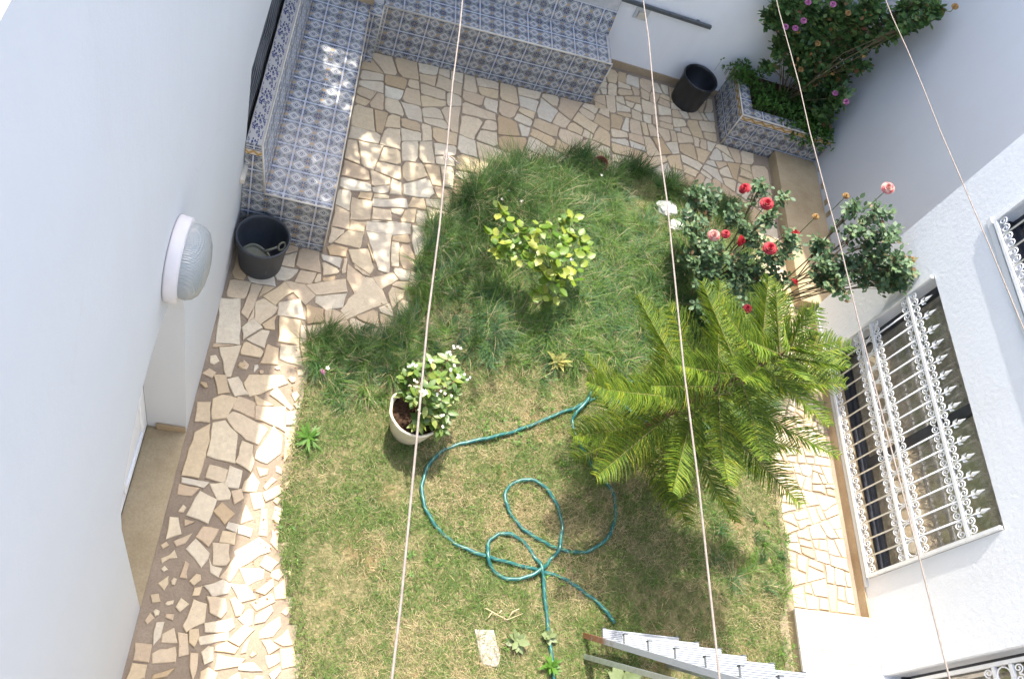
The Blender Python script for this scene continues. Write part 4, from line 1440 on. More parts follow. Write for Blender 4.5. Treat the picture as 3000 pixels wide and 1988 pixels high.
low = [dpt(x, y * .96 - .06, 0.0) for x, y in rim]
top = [dpt(x * 1.02, y - .06, 0.024) for x, y in rim]
top2 = [dpt(x * 0.96, y * .94 - .06, 0.024) for x, y in rim]
low2 = [dpt(x * 0.93, y * .90 - .06, 0.004) for x, y in rim]
m_ = n + 1
q.add(low + top + top2 + low2, [(r * m_ + i, r * m_ + i + 1, (r + 1) * m_ + i + 1, (r + 1) * m_ + i) for r in range(3) for i in range(n)], True)
q.add(low2, [tuple(range(m_))])
q.add(low, [tuple(range(m_ - 1, -1, -1))])
q.build('pan', M['dustpan'], dp)
q = MB()
q.tube([dpt(0.02, 0.04, 0.02), dpt(0.045, 0.075, 0.02), dpt(0.065, 0.105, 0.02)], [0.014, 0.009, 0.009], 8)
hl = [dpt(0.075 + 0.026 * math.cos(a * 2 * math.pi / 16) * .8 + .012, 0.128 + 0.026 * math.sin(a * 2 * math.pi / 16), 0.018) for a in range(17)]
q.tube(hl, 0.008, 8, False)
q.build('handle', M['dustpan'], dp)

# ---- black bin by the rear wall
NC = Vector((3.215, 6.255, 0.0))
bn = thing('bin', 'black plastic bin standing empty against the rear white wall', 'bin', NC)
q = MB()
q.lathe([(0.0, 0.002), (0.148, 0.002), (0.154, 0.014), (0.168, 0.300), (0.176, 0.306), (0.177, 0.320), (0.172, 0.326), (0.166, 0.322), (0.162, 0.300), (0.148, 0.020), (0.0, 0.018)], NC, 48)
q.build('bin_body', M['black_plastic'], bn)

# ---- cream pot
PC = Vector((0.852, 2.305, 0.02))
pot = thing('flower_pot', 'round cream pot with scalloped rim standing on the lawn under the leftmost line', 'pot', PC)
q = MB()
n = 64
prof = [(0.0, 0.0), (0.118, 0.0), (0.126, 0.012), (0.150, 0.12), (0.164, 0.20), (0.172, 0.235), (0.180, 0.262), (0.182, 0.280), (0.174, 0.286), (0.162, 0.272), (0.158, 0.235)]
q.lathe(prof, PC, n)
for i in range(len(prof)):
    k = max(0.0, (prof[i][1] - 0.2) / 0.08)
    if i >= 10: continue
    for s in range(n):
        x, y, z = q.v[i * n + s]
        a = 2 * math.pi * s / n
        f = 1 + 0.022 * k * math.cos(a * 9)
        q.v[i * n + s] = (PC.x + (x - PC.x) * f, PC.y + (y - PC.y) * f, z + 0.006 * k * math.cos(a * 9))
q.build('pot_body', M['pot_cream'], pot)
q = MB()
rp = random.Random(4)
q.lathe([(0.0, 0.232), (0.06, 0.236), (0.12, 0.228), (0.159, 0.222)], PC, 24)
for i in range(70):
    a = rp.uniform(0, 6.28); r = 0.15 * math.sqrt(rp.random())
    c = Vector((PC.x + r * math.cos(a), PC.y + r * math.sin(a), PC.z + 0.236))
    s = rp.uniform(.006, .016)
    q.add([c + Vector((s, 0, 0)), c + Vector((-s * .5, s, 0)), c + Vector((-s * .5, -s, 0)), c + Vector((0, 0, s))], [(0, 1, 3), (1, 2, 3), (2, 0, 3)])
q.build('soil', M['dark_soil'], pot)

# ---- little red clay pot at the lawn's far edge
RC = Vector((2.262, 5.065, 0.028))
rpot = thing('flower_pot', 'small empty red clay pot lying between grass tufts at the far lawn edge', 'pot', RC)
q = MB()
q.lathe([(0.0, 0.0), (0.042, 0.0), (0.058, 0.085), (0.066, 0.087), (0.068, 0.108), (0.062, 0.110), (0.054, 0.085), (0.038, 0.012), (0.0, 0.010)], (0, 0, 0), 28)
R_ = Matrix.Rotation(rad(28), 3, 'X') @ Matrix.Rotation(rad(-12), 3, 'Y')
q.v = [tuple(R_ @ Vector(p) + RC) for p in q.v]
q.build('pot_body', M['terracotta'], rpot)

# ---- metal rail on the rear wall
rl = thing('wall_rail', 'dark grey square metal rail fixed along the rear white wall', 'rail', (2.7, YF - .03, 0.73))
q = MB()
q.box(1.95, YF - .052, 0.722, 3.095, YF - .022, 0.752)
q.build('bar', M['pipe'], rl)
for x in (2.05, 2.95):
    q = MB()
    q.box(x, YF - .0215, 0.726, x + .03, YF - .001, 0.748)
    q.build('bracket', M['pipe'], rl)

# ---- garden hose
hs = bpy.data.objects
HP = [Vector((x, y, 0.0)) for x, y in HOSE]
n_a = 27                                              # first run, then it loops back under the conifer
loop = [Vector((2.60, 3.00, 0)), Vector((2.78, 2.92, 0)), Vector((2.75, 2.72, 0)), Vector((2.58, 2.66, 0)), Vector((2.42, 2.74, 0))]
HP = HP[:n_a] + loop + HP[n_a:]
sm = []
for i in range(len(HP) - 1):
    p0, p1, p2, p3 = HP[max(i - 1, 0)], HP[i], HP[i + 1], HP[min(i + 2, len(HP) - 1)]
    for k in range(5):
        t = k / 5
        sm.append(0.5 * ((2 * p1) + (-p0 + p2) * t + (2 * p0 - 5 * p1 + 4 * p2 - p3) * t * t + (-p0 + 3 * p1 - 3 * p2 + p3) * t ** 3))
sm.append(HP[-1])
for i, p in enumerate(sm):
    z = 0.056 + 0.006 * math.sin(i * .21)
    for j in range(0, i - 12, 2):
        d = (sm[j].xy - p.xy).length
        if d < 0.06: z = max(z, 0.060 + 0.024 * (1 - (d / 0.06) ** 2))
    p.z = z + 0.006 * math.sin(i * 0.35)
for _ in range(3):
    zz = [p.z for p in sm]
    for i in range(1, len(sm) - 1): sm[i].z = (zz[i - 1] + zz[i] * 2 + zz[i + 1]) / 4
q = MB()
for i in range(len(sm)): sm[i].x += 0.0025 * math.sin(i * 0.9); sm[i].y += 0.0025 * math.sin(i * 1.3 + 1)
q.tube(sm, [0.0125 + 0.0008 * math.sin(i * .5) for i in range(len(sm))], 10)
ho = q.build('garden_hose', M['hose'], None, recalc=False)
me = ho.data
ul = me.uv_layers.new(name='UVMap')
cum = [0.0]
for i in range(1, len(sm)): cum.append(cum[-1] + (sm[i] - sm[i - 1]).length)
for lp in me.loops:
    vi = lp.vertex_index
    ul.data[lp.index].uv = (cum[min(vi // 10, len(cum) - 1)], (vi % 10) / 10.0)
tag(ho, 'teal green garden hose lying in loops across the lawn', 'hose')

# ---- folding stepladder
ld = thing('stepladder', 'grey metal stepladder with wide pale treads at the lower right edge of the lawn', 'ladder', (2.35, 1.0, 0))
dy, dz = -0.335 / 1.33, 1.0
top_z = 1.98


def lad(x, z, off=0.0):
    return Vector((x, 1.12 - 0.305 * z + off, z))


def side_x(z, s):
    return (2.085 + 0.065 * z) if s < 0 else (2.655 - 0.060 * z)


for s in (-1, 1):
    q = MB()
    a, c = lad(side_x(0.0, s), 0.022), lad(side_x(top_z, s), top_z)
    d = (c - a).normalized(); sx = Vector((1, 0, 0)); nn = d.cross(sx).normalized()
    hw, hd = 0.010, 0.016
    vs_ = [p + sx * (e * hw) + nn * (f * hd) for p in (a, c) for e, f in ((-1, -1), (1, -1), (1, 1), (-1, 1))]
    q.add(vs_, [(3, 2, 1, 0), (4, 5, 6, 7), (0, 1, 5, 4), (1, 2, 6, 5), (2, 3, 7, 6), (3, 0, 4, 7)])
    q.build('rail', M['rust'], ld)
    q = MB()
    a, c = lad(side_x(0.0, s) + 0.014 * s * 0, 0.022, -0.125), lad(side_x(top_z, s), top_z, -0.06)
    d = (c - a).normalized(); nn = d.cross(sx).normalized()
    vs_ = [p + sx * (e * 0.010) + nn * (f * 0.014) for p in (a, c) for e, f in ((-1, -1), (1, -1), (1, 1), (-1, 1))]
    q.add(vs_, [(3, 2, 1, 0), (4, 5, 6, 7), (0, 1, 5, 4), (1, 2, 6, 5), (2, 3, 7, 6), (3, 0, 4, 7)])
    q.build('rear_leg', M['alu'], ld)
for i in range(7):
    z = 0.262 * (i + 1)
    xa, xb = side_x(z, -1) + 0.014, side_x(z, 1) - 0.014
    y = lad(0, z).y
    q = MB()
    q.box(xa, y - 0.006, z - 0.022, xb, y + 0.068, z - 0.004)
    for k in range(7):
        yy = y - 0.005 + k * 0.0104
        q.box(xa + .001, yy + .001, z - 0.0039, xb - .001, yy + 0.0072, z)
    tdo = q.build('tread', M['tread'], ld)
    for x0_, x1_ in ((xa - .002, xa + 0.022), (xb - .022, xb + .002)):
        q = MB()
        q.box(x0_, y + 0.0685, z - 0.03, x1_, y + 0.0745, z - 0.001)
        q.build('bracket', M['pipe'], tdo)
q = MB()
q.box(side_x(top_z, -1) - .015, lad(0, top_z).y - 0.10, top_z + .001, side_x(top_z, 1) + .015, lad(0, top_z).y + 0.05, top_z + .025)
q.build('top_plate', M['tread'], ld)

# ---- washing lines, from hooks on the rear wall to the terrace in front
for i, (pa, pb, word) in enumerate((((1068, 0), (905, 1568), 'leftmost washing line, crossing the cream pot, with a knot by the patio'),
                                    ((1487, 0), (1655, 1500), 'second washing line from the left, crossing the conifer and the ladder'),
                                    ((1795, 0), (2195, 1568), 'third washing line from the left, crossing planter and lower window grille'),
                                    ((2047, 0), (2366, 760), 'rightmost washing line, running close to the upper window of the house'))):
    P1, P2 = at(*pa, 4.2), at(*pb, 4.2)
    nrm = (P1 - CAM_C).cross(P2 - CAM_C)
    xf = CAM_C.x - (nrm.y * (6.40 - CAM_C.y) + nrm.z * (3.02 - CAM_C.z)) / nrm.x
    far = Vector((xf, 6.40, 3.02))
    d = (P2 - far)
    # near end hangs from the same line of sight, so the cord is one straight span
    near = far + d * ((far.y + 0.9) / (far.y - P2.y))
    w = thing('washing_line', 'thin cream cord: ' + word, 'washing line', far, 'washing lines strung over the yard')
    q = MB()
    nseg = 40
    q.tube([far.lerp(near, k / nseg) + Vector((0.0015 * math.sin(k * 2.1 + i), 0, 0.001 * math.sin(k * 1.7))) for k in range(nseg + 1)], 0.0014 if i < 2 else 0.0011, 6)
    q.build('cord', M['rope'], w)
    q = MB()
    q.tube([far + Vector((0, 0.063, 0)), far + Vector((0, 0.02, 0.0)), far + Vector((0, 0.0, 0.010)), far + Vector((0, -.012, -.004))], 0.005, 6)
    q.build('hook', M['pipe'], w)
    if i == 0:
        kd = ray(1037, 357)
        # point of the cord seen at the knot
        best = min((far.lerp(near, k / 400) for k in range(401)), key=lambda p: ((p - CAM_C).normalized() - kd.normalized()).length)
        q = MB()
        q.tube([best + Vector((0.0035 * math.cos(a * .6), 0.006 * math.sin(a * .6) - .008, 0.003 * a / 10)) for a in range(12)], 0.0013, 6)
        q.tube([best + Vector((0, 0, 0)), best + Vector((0.010, -0.004, 0)), best + Vector((0.022, -0.012, -0.002))], 0.0013, 6)
        q.tube([best + Vector((0, .008, 0)), best + Vector((0, -.008, 0))], 0.0029, 6)
        q.build('knot', M['rope'], w)

# ================================================================== VEGETATION
# ---- grass of the lawn: one mesh of blades
NR = np.random.RandomState(11)


def inside_np(x, y, P):
    c = np.zeros(x.shape, dtype=bool)
    j = len(P) - 1
    for i in range(len(P)):
        xi, yi = P[i]; xj, yj = P[j]
        k = ((yi > y) != (yj > y)) & (x < (xj - xi) * (y - yi) / ((yj - yi) if yj != yi else 1e-9) + xi)
        c ^= k
        j = i
    return c


def sstep(a, b, x):
    t = np.clip((x - a) / (b - a), 0, 1)
    return t * t * (3 - 2 * t)


def lushness(x, y):
    l = sstep(2.55, 3.35, y + 0.9 * (vnoise(x, y, 2.5, 21) - 0.5) + 0.4 * (vnoise(x, y, 7.0, 22) - 0.5))
    l = np.maximum(l, 0.75 * sstep(0.95, 0.6, x) * sstep(2.25, 2.6, y))
    l = np.maximum(l, 0.45 * sstep(2.7, 3.3, x) * sstep(0.7, 1.0, y) * sstep(2.2, 1.6, y))
    dry = sstep(4.7, 4.5, y) * 0 + sstep(2.3, 2.6, x) * sstep(4.35, 4.6, y) * 0.75
    return np.clip(l - dry, 0, 1)


def blades_mesh(name, X, Y, Z, AZ, L, W, LEAN, CURVE, TINT):
    """4-vertex-pair arcs: 3 segments and a tip"""
    n = len(X)
    ts = np.array([0.0, 0.35, 0.7, 1.0])
    V = np.zeros((n, 7, 3), dtype=np.float32)
    dx, dy = np.cos(AZ), np.sin(AZ)
    sx, sy = -dy, dx
    for k, t in enumerate(ts):
        el = np.pi / 2 - LEAN - CURVE * t * 0.5
        hx = L * t * np.cos(el); hz = L * t * np.sin(el)
        w = W * (1 - t) ** 0.6 * 0.5 if k < 3 else np.zeros(n)
        cx, cy = X + dx * hx, Y + dy * hx
        cz = np.maximum(Z + hz, Z * 0.5 + 0.004 + 0.01 * t)
        if k < 3:
            V[:, 2 * k, :] = np.stack([cx - sx * w, cy - sy * w, cz], 1)
            V[:, 2 * k + 1, :] = np.stack([cx + sx * w, cy + sy * w, cz], 1)
        else:
            V[:, 6, :] = np.stack([cx, cy, cz], 1)
    base = (np.arange(n) * 7)[:, None]
    quads = np.concatenate([base + np.array([[0, 1, 3, 2]]), base + np.array([[2, 3, 5, 4]])], 1).reshape(n, 8)
    tri = base + np.array([[4, 5, 6]])
    loops = np.concatenate([quads, tri], 1).astype(np.int32)          # 11 loops per blade
    me = bpy.data.meshes.new(name)
    me.vertices.add(n * 7); me.loops.add(n * 11); me.polygons.add(n * 3)
    me.vertices.foreach_set('co', V.reshape(-1))
    me.loops.foreach_set('vertex_index', loops.reshape(-1))
    st = (np.arange(n) * 11)[:, None] + np.array([[0, 4, 8]])
    me.polygons.foreach_set('loop_start', st.reshape(-1).astype(np.int32))
    me.polygons.foreach_set('loop_total', np.tile(np.array([4, 4, 3], dtype=np.int32), n))
    me.polygons.foreach_set('use_smooth', np.ones(n * 3, dtype=bool))
    at_ = me.attributes.new('tint', 'FLOAT_COLOR', 'POINT')
    colr = np.ones((n, 7, 4), dtype=np.float32)
    colr[:, :, :3] = TINT[:, None, :]
    at_.data.foreach_set('color', colr.reshape(-1))
    me.materials.append(M['grass'])
    me.update(calc_edges=True)
    return me


C_G1 = np.array([0.050, 0.110, 0.020]); C_G2 = np.array([0.150, 0.255, 0.045]); C_G3 = np.array([0.195, 0.290, 0.070]); C_ST = np.array([0.50, 0.41, 0.23]); C_GB = np.array([0.085, 0.175, 0.080])


def scatter(n, x0, x1, y0, y1):
    x = NR.uniform(x0, x1, n); y = NR.uniform(y0, y1, n)
    k = inside_np(x, y, LAWN)
    return x[k], y[k]


# short, partly dry turf everywhere
x, y = scatter(330000, 0.08, 3.76, 0.3, 5.3)
lu = lushness(x, y)
pat = vnoise(x, y, 3.2, 31) * 0.6 + vnoise(x, y, 9.0, 32) * 0.4
bare = sstep(0.60, 0.72, vnoise(x, y, 1.7, 37) * 0.65 + vnoise(x, y, 6.0, 38) * 0.35)
keep = NR.rand(len(x)) < (0.55 + 0.45 * pat) * (1 - 0.75 * bare) * (1 - 0.6 * lu)
x, y, lu, pat = x[keep], y[keep], lu[keep], pat[keep]
n = len(x)
dryness = np.clip(0.27 + 0.95 * (vnoise(x, y, 2.4, 33) - 0.5) + 0.9 * (vnoise(x, y, 13.0, 34) - 0.5), 0.05, 0.85) * (1 - 0.6 * lu)
isd = NR.rand(n) < dryness
r = NR.rand(n)
T = C_G1[None] * (1 - r[:, None]) + C_G3[None] * r[:, None]
T = np.where(isd[:, None], C_ST[None] * (0.55 + 0.6 * NR.rand(n))[:, None], T)
Lb = NR.uniform(0.025, 0.070, n) * (0.7 + 0.6 * pat)
me = blades_mesh('lawn_grass', x, y, np.full(n, 0.030) + 0.012 * vnoise(x, y, 3.0, 3), NR.uniform(0, 6.283, n), Lb, NR.uniform(0.0018, 0.0034, n), NR.uniform(0.2, 1.25, n), NR.uniform(0.0, 1.0, n), T)
tag(link('lawn_grass', me), 'short dry green and straw coloured turf of the lawn', 'grass', kind='stuff')

# long, drooping grass: tussocks of blades
cx, cy = scatter(5200, 0.05, 3.72, 1.5, 5.25)
lu = lushness(cx, cy)
k = NR.rand(len(cx)) < lu ** 1.2 * 0.95
cx, cy, lu = cx[k], cy[k], lu[k]
per = 44
m = len(cx)
size = NR.uniform(0.09, 0.26, m) * (0.55 + 0.5 * lu)
# the far left mound grows longest
mound = sstep(1.0, 0.0, ((cx - 1.35) / 0.75) ** 2 + ((cy - 4.45) / 0.6) ** 2)
size *= 1 + 0.55 * mound
cl = vnoise(cx, cy, 2.2, 41)
ctone = NR.rand(m)
X = np.repeat(cx, per) + NR.normal(0, 0.016, m * per); Y = np.repeat(cy, per) + NR.normal(0, 0.016, m * per)
nn_ = m * per
L = np.repeat(size, per) * NR.uniform(0.45, 1.15, nn_)
cdir = np.repeat(NR.uniform(0, 6.283, m), per)
AZ = cdir + NR.normal(0, 1, nn_) * np.repeat(NR.choice([0.5, 1.0, 2.2], m), per)
r = np.clip(np.repeat(0.30 + 0.8 * ctone * cl + 0.25 * (cl - 0.5) - 0.25 * mound, per) + NR.normal(0, 0.18, nn_), 0, 1)
bl = np.repeat(NR.rand(m) < 0.35, per)
T = C_G1[None] * (1 - r[:, None]) + np.where(bl[:, None], C_GB[None], C_G2[None]) * r[:, None]
st = NR.rand(nn_) < 0.10
T = np.where(st[:, None], C_ST[None] * 0.8, T)
me = blades_mesh('long_grass', X, Y, np.full(nn_, 0.03), AZ, L, NR.uniform(0.0028, 0.0062, nn_), NR.uniform(0.15, 0.9, nn_), NR.uniform(0.5, 1.7, nn_), T)
tag(link('long_grass', me), 'long dark green drooping grass over the far half of the lawn', 'grass', kind='stuff')


def tuft(name, label, cat, loc, n, L, W, lean, tint, spread=0.03, curve=(0.3, 1.2), seed=0, group=None, mat=None):
    R0 = np.random.RandomState(seed)
    rr = R0.rand(n)
    t = np.array(tint[0])[None] * (1 - rr[:, None]) + np.array(tint[1])[None] * rr[:, None]
    me = blades_mesh(name, R0.normal(0, spread, n), R0.normal(0, spread, n), np.zeros(n), R0.uniform(0, 6.283, n), R0.uniform(L[0], L[1], n), R0.uniform(W[0], W[1], n), R0.uniform(lean[0], lean[1], n), R0.uniform(curve[0], curve[1], n), t)
    o = link(name, me, None, Matrix.Translation(Vector(loc)))
    return tag(o, label, cat, group)


dk = ((0.022, 0.06, 0.012), (0.06, 0.125, 0.025))
tuft('grass_tuft', 'dark green grass tuft left of the small red clay pot', 'grass tuft', (2.08, 5.08, 0.02), 420, (.10, .22), (.003, .006), (.1, .9), dk, .055, seed=1)
tuft('grass_tuft', 'spiky dark grass tuft right of the small red clay pot', 'grass tuft', (2.62, 5.13, 0.02), 420, (.10, .22), (.003, .006), (.1, .9), dk, .06, seed=2)
tuft('grass_tuft', 'dark grass tuft on the patio behind the rose bush', 'grass tuft', (3.48, 4.83, 0.02), 380, (.10, .22), (.003, .006), (.1, .9), dk, .07, seed=3)
tuft('sprig', 'upright bright green spiky sprig by the second washing line near the white rock', 'plant', (2.93, 5.02, 0.02), 110, (.10, .26), (.008, .014), (.1, 1.2), ((.05, .12, .02), (.12, .22, .05)), .03, seed=4)

rv = random.Random(21)


def rdir(r, up=0.0):
    v = Vector((r.gauss(0, 1), r.gauss(0, 1), r.gauss(0, 1) + up))
    return v.normalized()


def bent(a, c, sag=0.0, n=5, r=None, wob=0.0):
    a = Vector(a); c = Vector(c)
    out = []
    for i in range(n + 1):
        t = i / n
        p = a.lerp(c, t)
        p.z += sag * math.sin(math.pi * t)
        if r and 0 < i < n: p += Vector((r.gauss(0, wob), r.gauss(0, wob), r.gauss(0, wob)))
        out.append(p)
    return out


# ---- yellow green shrub in the long grass: every leaf a part
LB = Vector((1.77, 3.50, 0.03))
lem = thing('citrus_shrub', 'yellow green broad leaved shrub growing in the long grass mid lawn', 'shrub', LB)
spots = [(1155, 490, .50), (1172, 515, .52), (1200, 535, .55), (1143, 545, .45), (1182, 560, .50), (1160, 575, .42), (1228, 560, .55), (1247, 528, .58), (1275, 533, .56), (1320, 503, .55), (1300, 520, .5), (1338, 552, .48), (1350, 592, .45), (1300, 560, .6), (1262, 585, .62),
         (1222, 598, .52), (1195, 590, .45), (1292, 620, .5), (1322, 640, .42), (1272, 650, .42), (1255, 682, .36), (1296, 595, .6), (1335, 618, .42), (1240, 572, .58), (1290, 668, .34), (1210, 560, .5), (1260, 620, .5), (1345, 570, .44), (1278, 690, .3)]
stem_mb = MB()
leafm = []
for k in range(4):
    q = MB()
    l_, w2 = ((0.085, 0.062), (0.075, 0.060), (0.065, 0.048), (0.055, 0.040))[k]
    q.leaf((0, 0, 0), (1, 0, 0), (0, 0, 1), l_, w2, 0.3, 0.12)
    leafm.append(q.mesh('leaf', M['lemon_leaf']))
hub = LB + Vector((0.03, 0.08, 0.20))
stem_mb.tube(bent(LB, hub, 0.0, 3, rv, .006), [0.010, .009, .008, .008], 6)
for sx_, sy_, sz_ in spots:
    p = at(sx_, sy_, sz_)
    stem_mb.tube(bent(hub, p, 0.03, 4, rv, .008), [0.006, .005, .004, .003, .002], 5)
    for j in range(rv.randint(6, 9)):
        az = rv.uniform(0, 6.283); el = rv.uniform(-0.15, 0.55)
        d = Vector((math.cos(az) * math.cos(el), math.sin(az) * math.cos(el), math.sin(el)))
        nrm = (Vector((rv.gauss(0, .35), rv.gauss(0, .35), 1))).normalized()
        s = d.cross(nrm).normalized()
        n_ = s.cross(d)
        me = leafm[rv.choice((0, 0, 1, 1, 2, 3))]
        link('leaf', me, lem, frame(p + d * 0.008 + Vector((rv.gauss(0, .012), rv.gauss(0, .012), rv.gauss(0, .012))), d, -s, n_))
stem_mb.build('stem', M['green_stem'], lem)


M['cane'] = simple('brown green cane', (0.13, 0.10, 0.05), 0.8, var=0.35, scale=40)

# ---- roses
def rose_mesh(name, mat, R, seed, loose=0.0):
    r = random.Random(seed)
    q = MB()
    for layer, (cnt, rad_, hgt, open_) in enumerate(((4, 0.22, 0.95, 0.10), (5, 0.42, 0.85, 0.35), (6, 0.68, 0.66, 0.75), (7, 0.92, 0.42, 1.15), (7, 1.05, 0.22, 1.4))):
        for k in range(cnt):
            a0 = 2 * math.pi * (k + 0.5 * (layer % 2)) / cnt + r.gauss(0, .15)
            hw = math.pi / cnt * 1.45
            op = open_ + r.gauss(0, .12) + loose * r.uniform(0, .8)
            vs_ = []
            nu, nv = 5, 4
            for j in range(nv):
                t = j / (nv - 1)
                for i in range(nu):
                    u_ = (i / (nu - 1) - 0.5) * 2
                    a = a0 + u_ * hw * (0.55 + 0.45 * t)
                    rr_ = R * rad_ * (0.25 + 0.75 * t) * (1 - 0.10 * u_ * u_) + R * 0.10 * op * t ** 3
                    z = R * (hgt * math.sin(t * 1.5) * (1 - 0.12 * u_ * u_ * t) - 0.18 * op * t ** 3)
                    vs_.append((rr_ * math.cos(a), rr_ * math.sin(a), z + r.gauss(0, R * .012)))
            q.add(vs_, [(j * nu + i, j * nu + i + 1, (j + 1) * nu + i + 1, (j + 1) * nu + i) for j in range(nv - 1) for i in range(nu - 1)], True)
    return q.mesh(name, mat)


rose_a = rose_mesh('rose_flower', M['rose_red'], 0.044, 1, 0.25)
rose_b = rose_mesh('rose_flower', M['rose_red'], 0.038, 2, 0.7)
rose_c = rose_mesh('rose_flower', M['rose_faded'], 0.040, 3, 0.8)
rose_s = rose_mesh('rose_flower', M['rose_red'], 0.030, 4, 1.0)
pinkf = rose_mesh('climber_flower', M['pink'], 0.024, 5, 0.6)
ochf = rose_mesh('withered_flower', M['dry_leaf'], 0.022, 6, 1.2)


def sprays(q, tips, r, leaflet=(0.034, 0.050), n=5, spread=0.06):
    """compound leaves: a few leaflets on each twig end"""
    for p, d in tips:
        p = Vector(p); d = Vector(d).normalized()
        s = d.cross(Vector((0, 0, 1)))
        if s.length < .1: s = d.orthogonal()
        s.normalize()
        up = s.cross(d)
        for j in range(n):
            L_ = r.uniform(*leaflet)
            side = 0 if j == 0 else (1 if j % 2 else -1)
            back = 0 if j == 0 else ((j + 1) // 2) * spread * 0.45
            dd = (d * (1.0 if j == 0 else 0.45) + s * side * 0.9 + Vector((r.gauss(0, .2), r.gauss(0, .2), r.gauss(0, .2)))).normalized()
            nn2 = (up + Vector((r.gauss(0, .35), r.gauss(0, .35), r.gauss(0, .35)))).normalized()
            q.leaf(p - d * back, dd, nn2, L_, L_ * r.uniform(.62, .78), .25, .15)


def bush(name, label, cat, base, clumps, flowers, seed, mat, per=1.0, stem_r=0.007, hubz=0.25, leaflet=(0.034, 0.052)):
    r = random.Random(seed)
    base = Vector(base)
    t = thing(name, label, cat, base)
    st_, lf_ = MB(), MB()
    tips = []
    for (c, rad_, cnt) in clumps:
        c = Vector(c)
        h = base + Vector((r.gauss(0, .04), r.gauss(0, .04), 0))
        mid = base.lerp(c, 0.5) + Vector((r.gauss(0, .04), r.gauss(0, .04), 0.05))
        cane = [h, h.lerp(mid, .5), mid, mid.lerp(c, .55), c]
        st_.tube(cane, [stem_r, stem_r * .9, stem_r * .8, stem_r * .6, stem_r * .4], 6)
        for k in range(int(cnt * per)):
            d = rdir(r, 0.35)
            p = c + Vector((d.x * rad_[0], d.y * rad_[1], d.z * rad_[2])) * (r.random() ** 0.45)
            o = mid.lerp(c, r.uniform(.3, 1.0))
            st_.tube([o, o.lerp(p, .5) + Vector((0, 0, .01)), p], [0.0030, .0022, .0014], 4, False)
            dd = (p - c).normalized() * .8 + Vector((r.gauss(0, .4), r.gauss(0, .4), .15))
            tips.append((p, dd))
            if r.random() < .6:
                tips.append((o.lerp(p, .55), Vector((r.gauss(0, 1), r.gauss(0, 1), .3))))
    sprays(lf_, tips, r, leaflet)
    st_.build('stem', M['cane'], t)
    lf_.build('foliage', mat, t, recalc=False)
    for p, me, tilt, stem_from in flowers:
        p = Vector(p)
        d = Vector(tilt).normalized()
        rot_ = d.to_track_quat('Z', 'Y').to_matrix().to_4x4()
        o = link(me.name.split('.')[0], me, t, Matrix.Translation(p) @ rot_ @ Matrix.Rotation(r.uniform(0, 6.28), 4, 'Z'))
        q = MB()
        q.tube([p, p - d * .03 - Vector((0, 0, .03)), Vector(stem_from)], [.004, .0035, .003], 5)
        q.build('flower_stem', M['green_stem'], t)
    return t


toc = lambda p: (CAM_C - Vector(p)).normalized() * 0.7 + Vector((0, 0.15, 0.6))
cl1 = []
for px, py, z, rx, cnt in ((1605, 445, .62, .16, 16), (1640, 470, .60, .14, 12), (1600, 520, .55, .17, 16), (1625, 565, .55, .18, 18), (1620, 620, .50, .18, 18), (1650, 660, .45, .17, 15), (1700, 620, .55, .18, 18), (1690, 690, .45, .17, 14), (1745, 640, .55, .17, 16), (1760, 425, .95, .10, 9), (1775, 500, .95, .12, 12),
                         (1740, 545, .75, .15, 14), (1700, 500, .8, .11, 9), (1800, 590, .8, .14, 13), (1830, 555, .9, .10, 9), (1800, 650, .65, .15, 13), (1640, 720, .35, .15, 12), (1720, 730, .4, .14, 10), (1605, 600, .4, .15, 12), (1810, 455, .9, .07, 5), (1665, 590, .65, .13, 12)):
    cl1.append((at(px, py, z), (rx, rx, rx * .75), cnt))
fl1 = []
for px, py, z, me, ti in ((1721, 435, 1.05, rose_b, (-.6, -.1, .6)), (1772, 470, 1.10, rose_a, None), (1779, 573, 1.05, rose_a, None), (1650, 543, .78, rose_c, None), (1677, 540, .78, rose_s, None), (1712, 556, .80, rose_b, (.5, -.4, .5)), (1838, 538, .98, rose_s, (-.2, .6, .5)),
                          (1727, 712, .62, rose_s, None), (1836, 652, .75, rose_s, (.4, .2, .6))):
    p = at(px, py, z)
    fl1.append((p, me, ti or toc(p), p + Vector((0.03, 0.02, -0.2))))
bush('rose_bush', 'leafy rose bush with big red blooms at the right of the lawn', 'rose bush', (3.16, 4.02, 0.02), cl1, fl1, 31, M['rose_leaf'], 1.5)
cl2 = []
for px, py, z, rx, cnt in ((1905, 610, .95, .13, 14), (1900, 560, .95, .11, 9), (1935, 660, .95, .11, 9), (1925, 640, .85, .12, 10), (1975, 480, 1.30, .09, 8), (1990, 530, 1.25, .11, 10), (2030, 490, 1.35, .10, 9), (2055, 545, 1.30, .12, 12), (2075, 600, 1.25, .13, 14), (2110, 625, 1.20, .11, 11), (2025, 590, 1.15, .12, 11), (2045, 640, 1.10, .12, 12), (2085, 655, 1.10, .10, 9),
                         (2000, 620, 1.05, .10, 8), (1965, 610, 1.0, .10, 8), (2135, 640, 1.18, .09, 9), (2120, 665, 1.1, .08, 7)):
    p = at(px, py, z)
    p.x = min(p.x, XH - .10) if p.y < YC + .1 else p.x
    cl2.append((p, (rx, rx, rx * .8), cnt))
fl2 = []
for px, py, z, me in ((2052, 434, 1.55, rose_c), (1955, 452, 1.2, ochf), (1885, 500, 1.05, ochf), (2148, 610, 1.25, ochf)):
    p = at(px, py, z)
    p.x = min(p.x, XH - .06) if p.y < YC + .1 else p.x
    fl2.append((p, me, toc(p), p + Vector((-.03, -.04, -.18))))
bush('rose_bush', 'tall arching rose bush leaning on the stucco house corner above the lower window', 'rose bush', (3.72, 3.95, 0.02), cl2, fl2, 37, M['rose_leaf'], 1.7, 0.006)
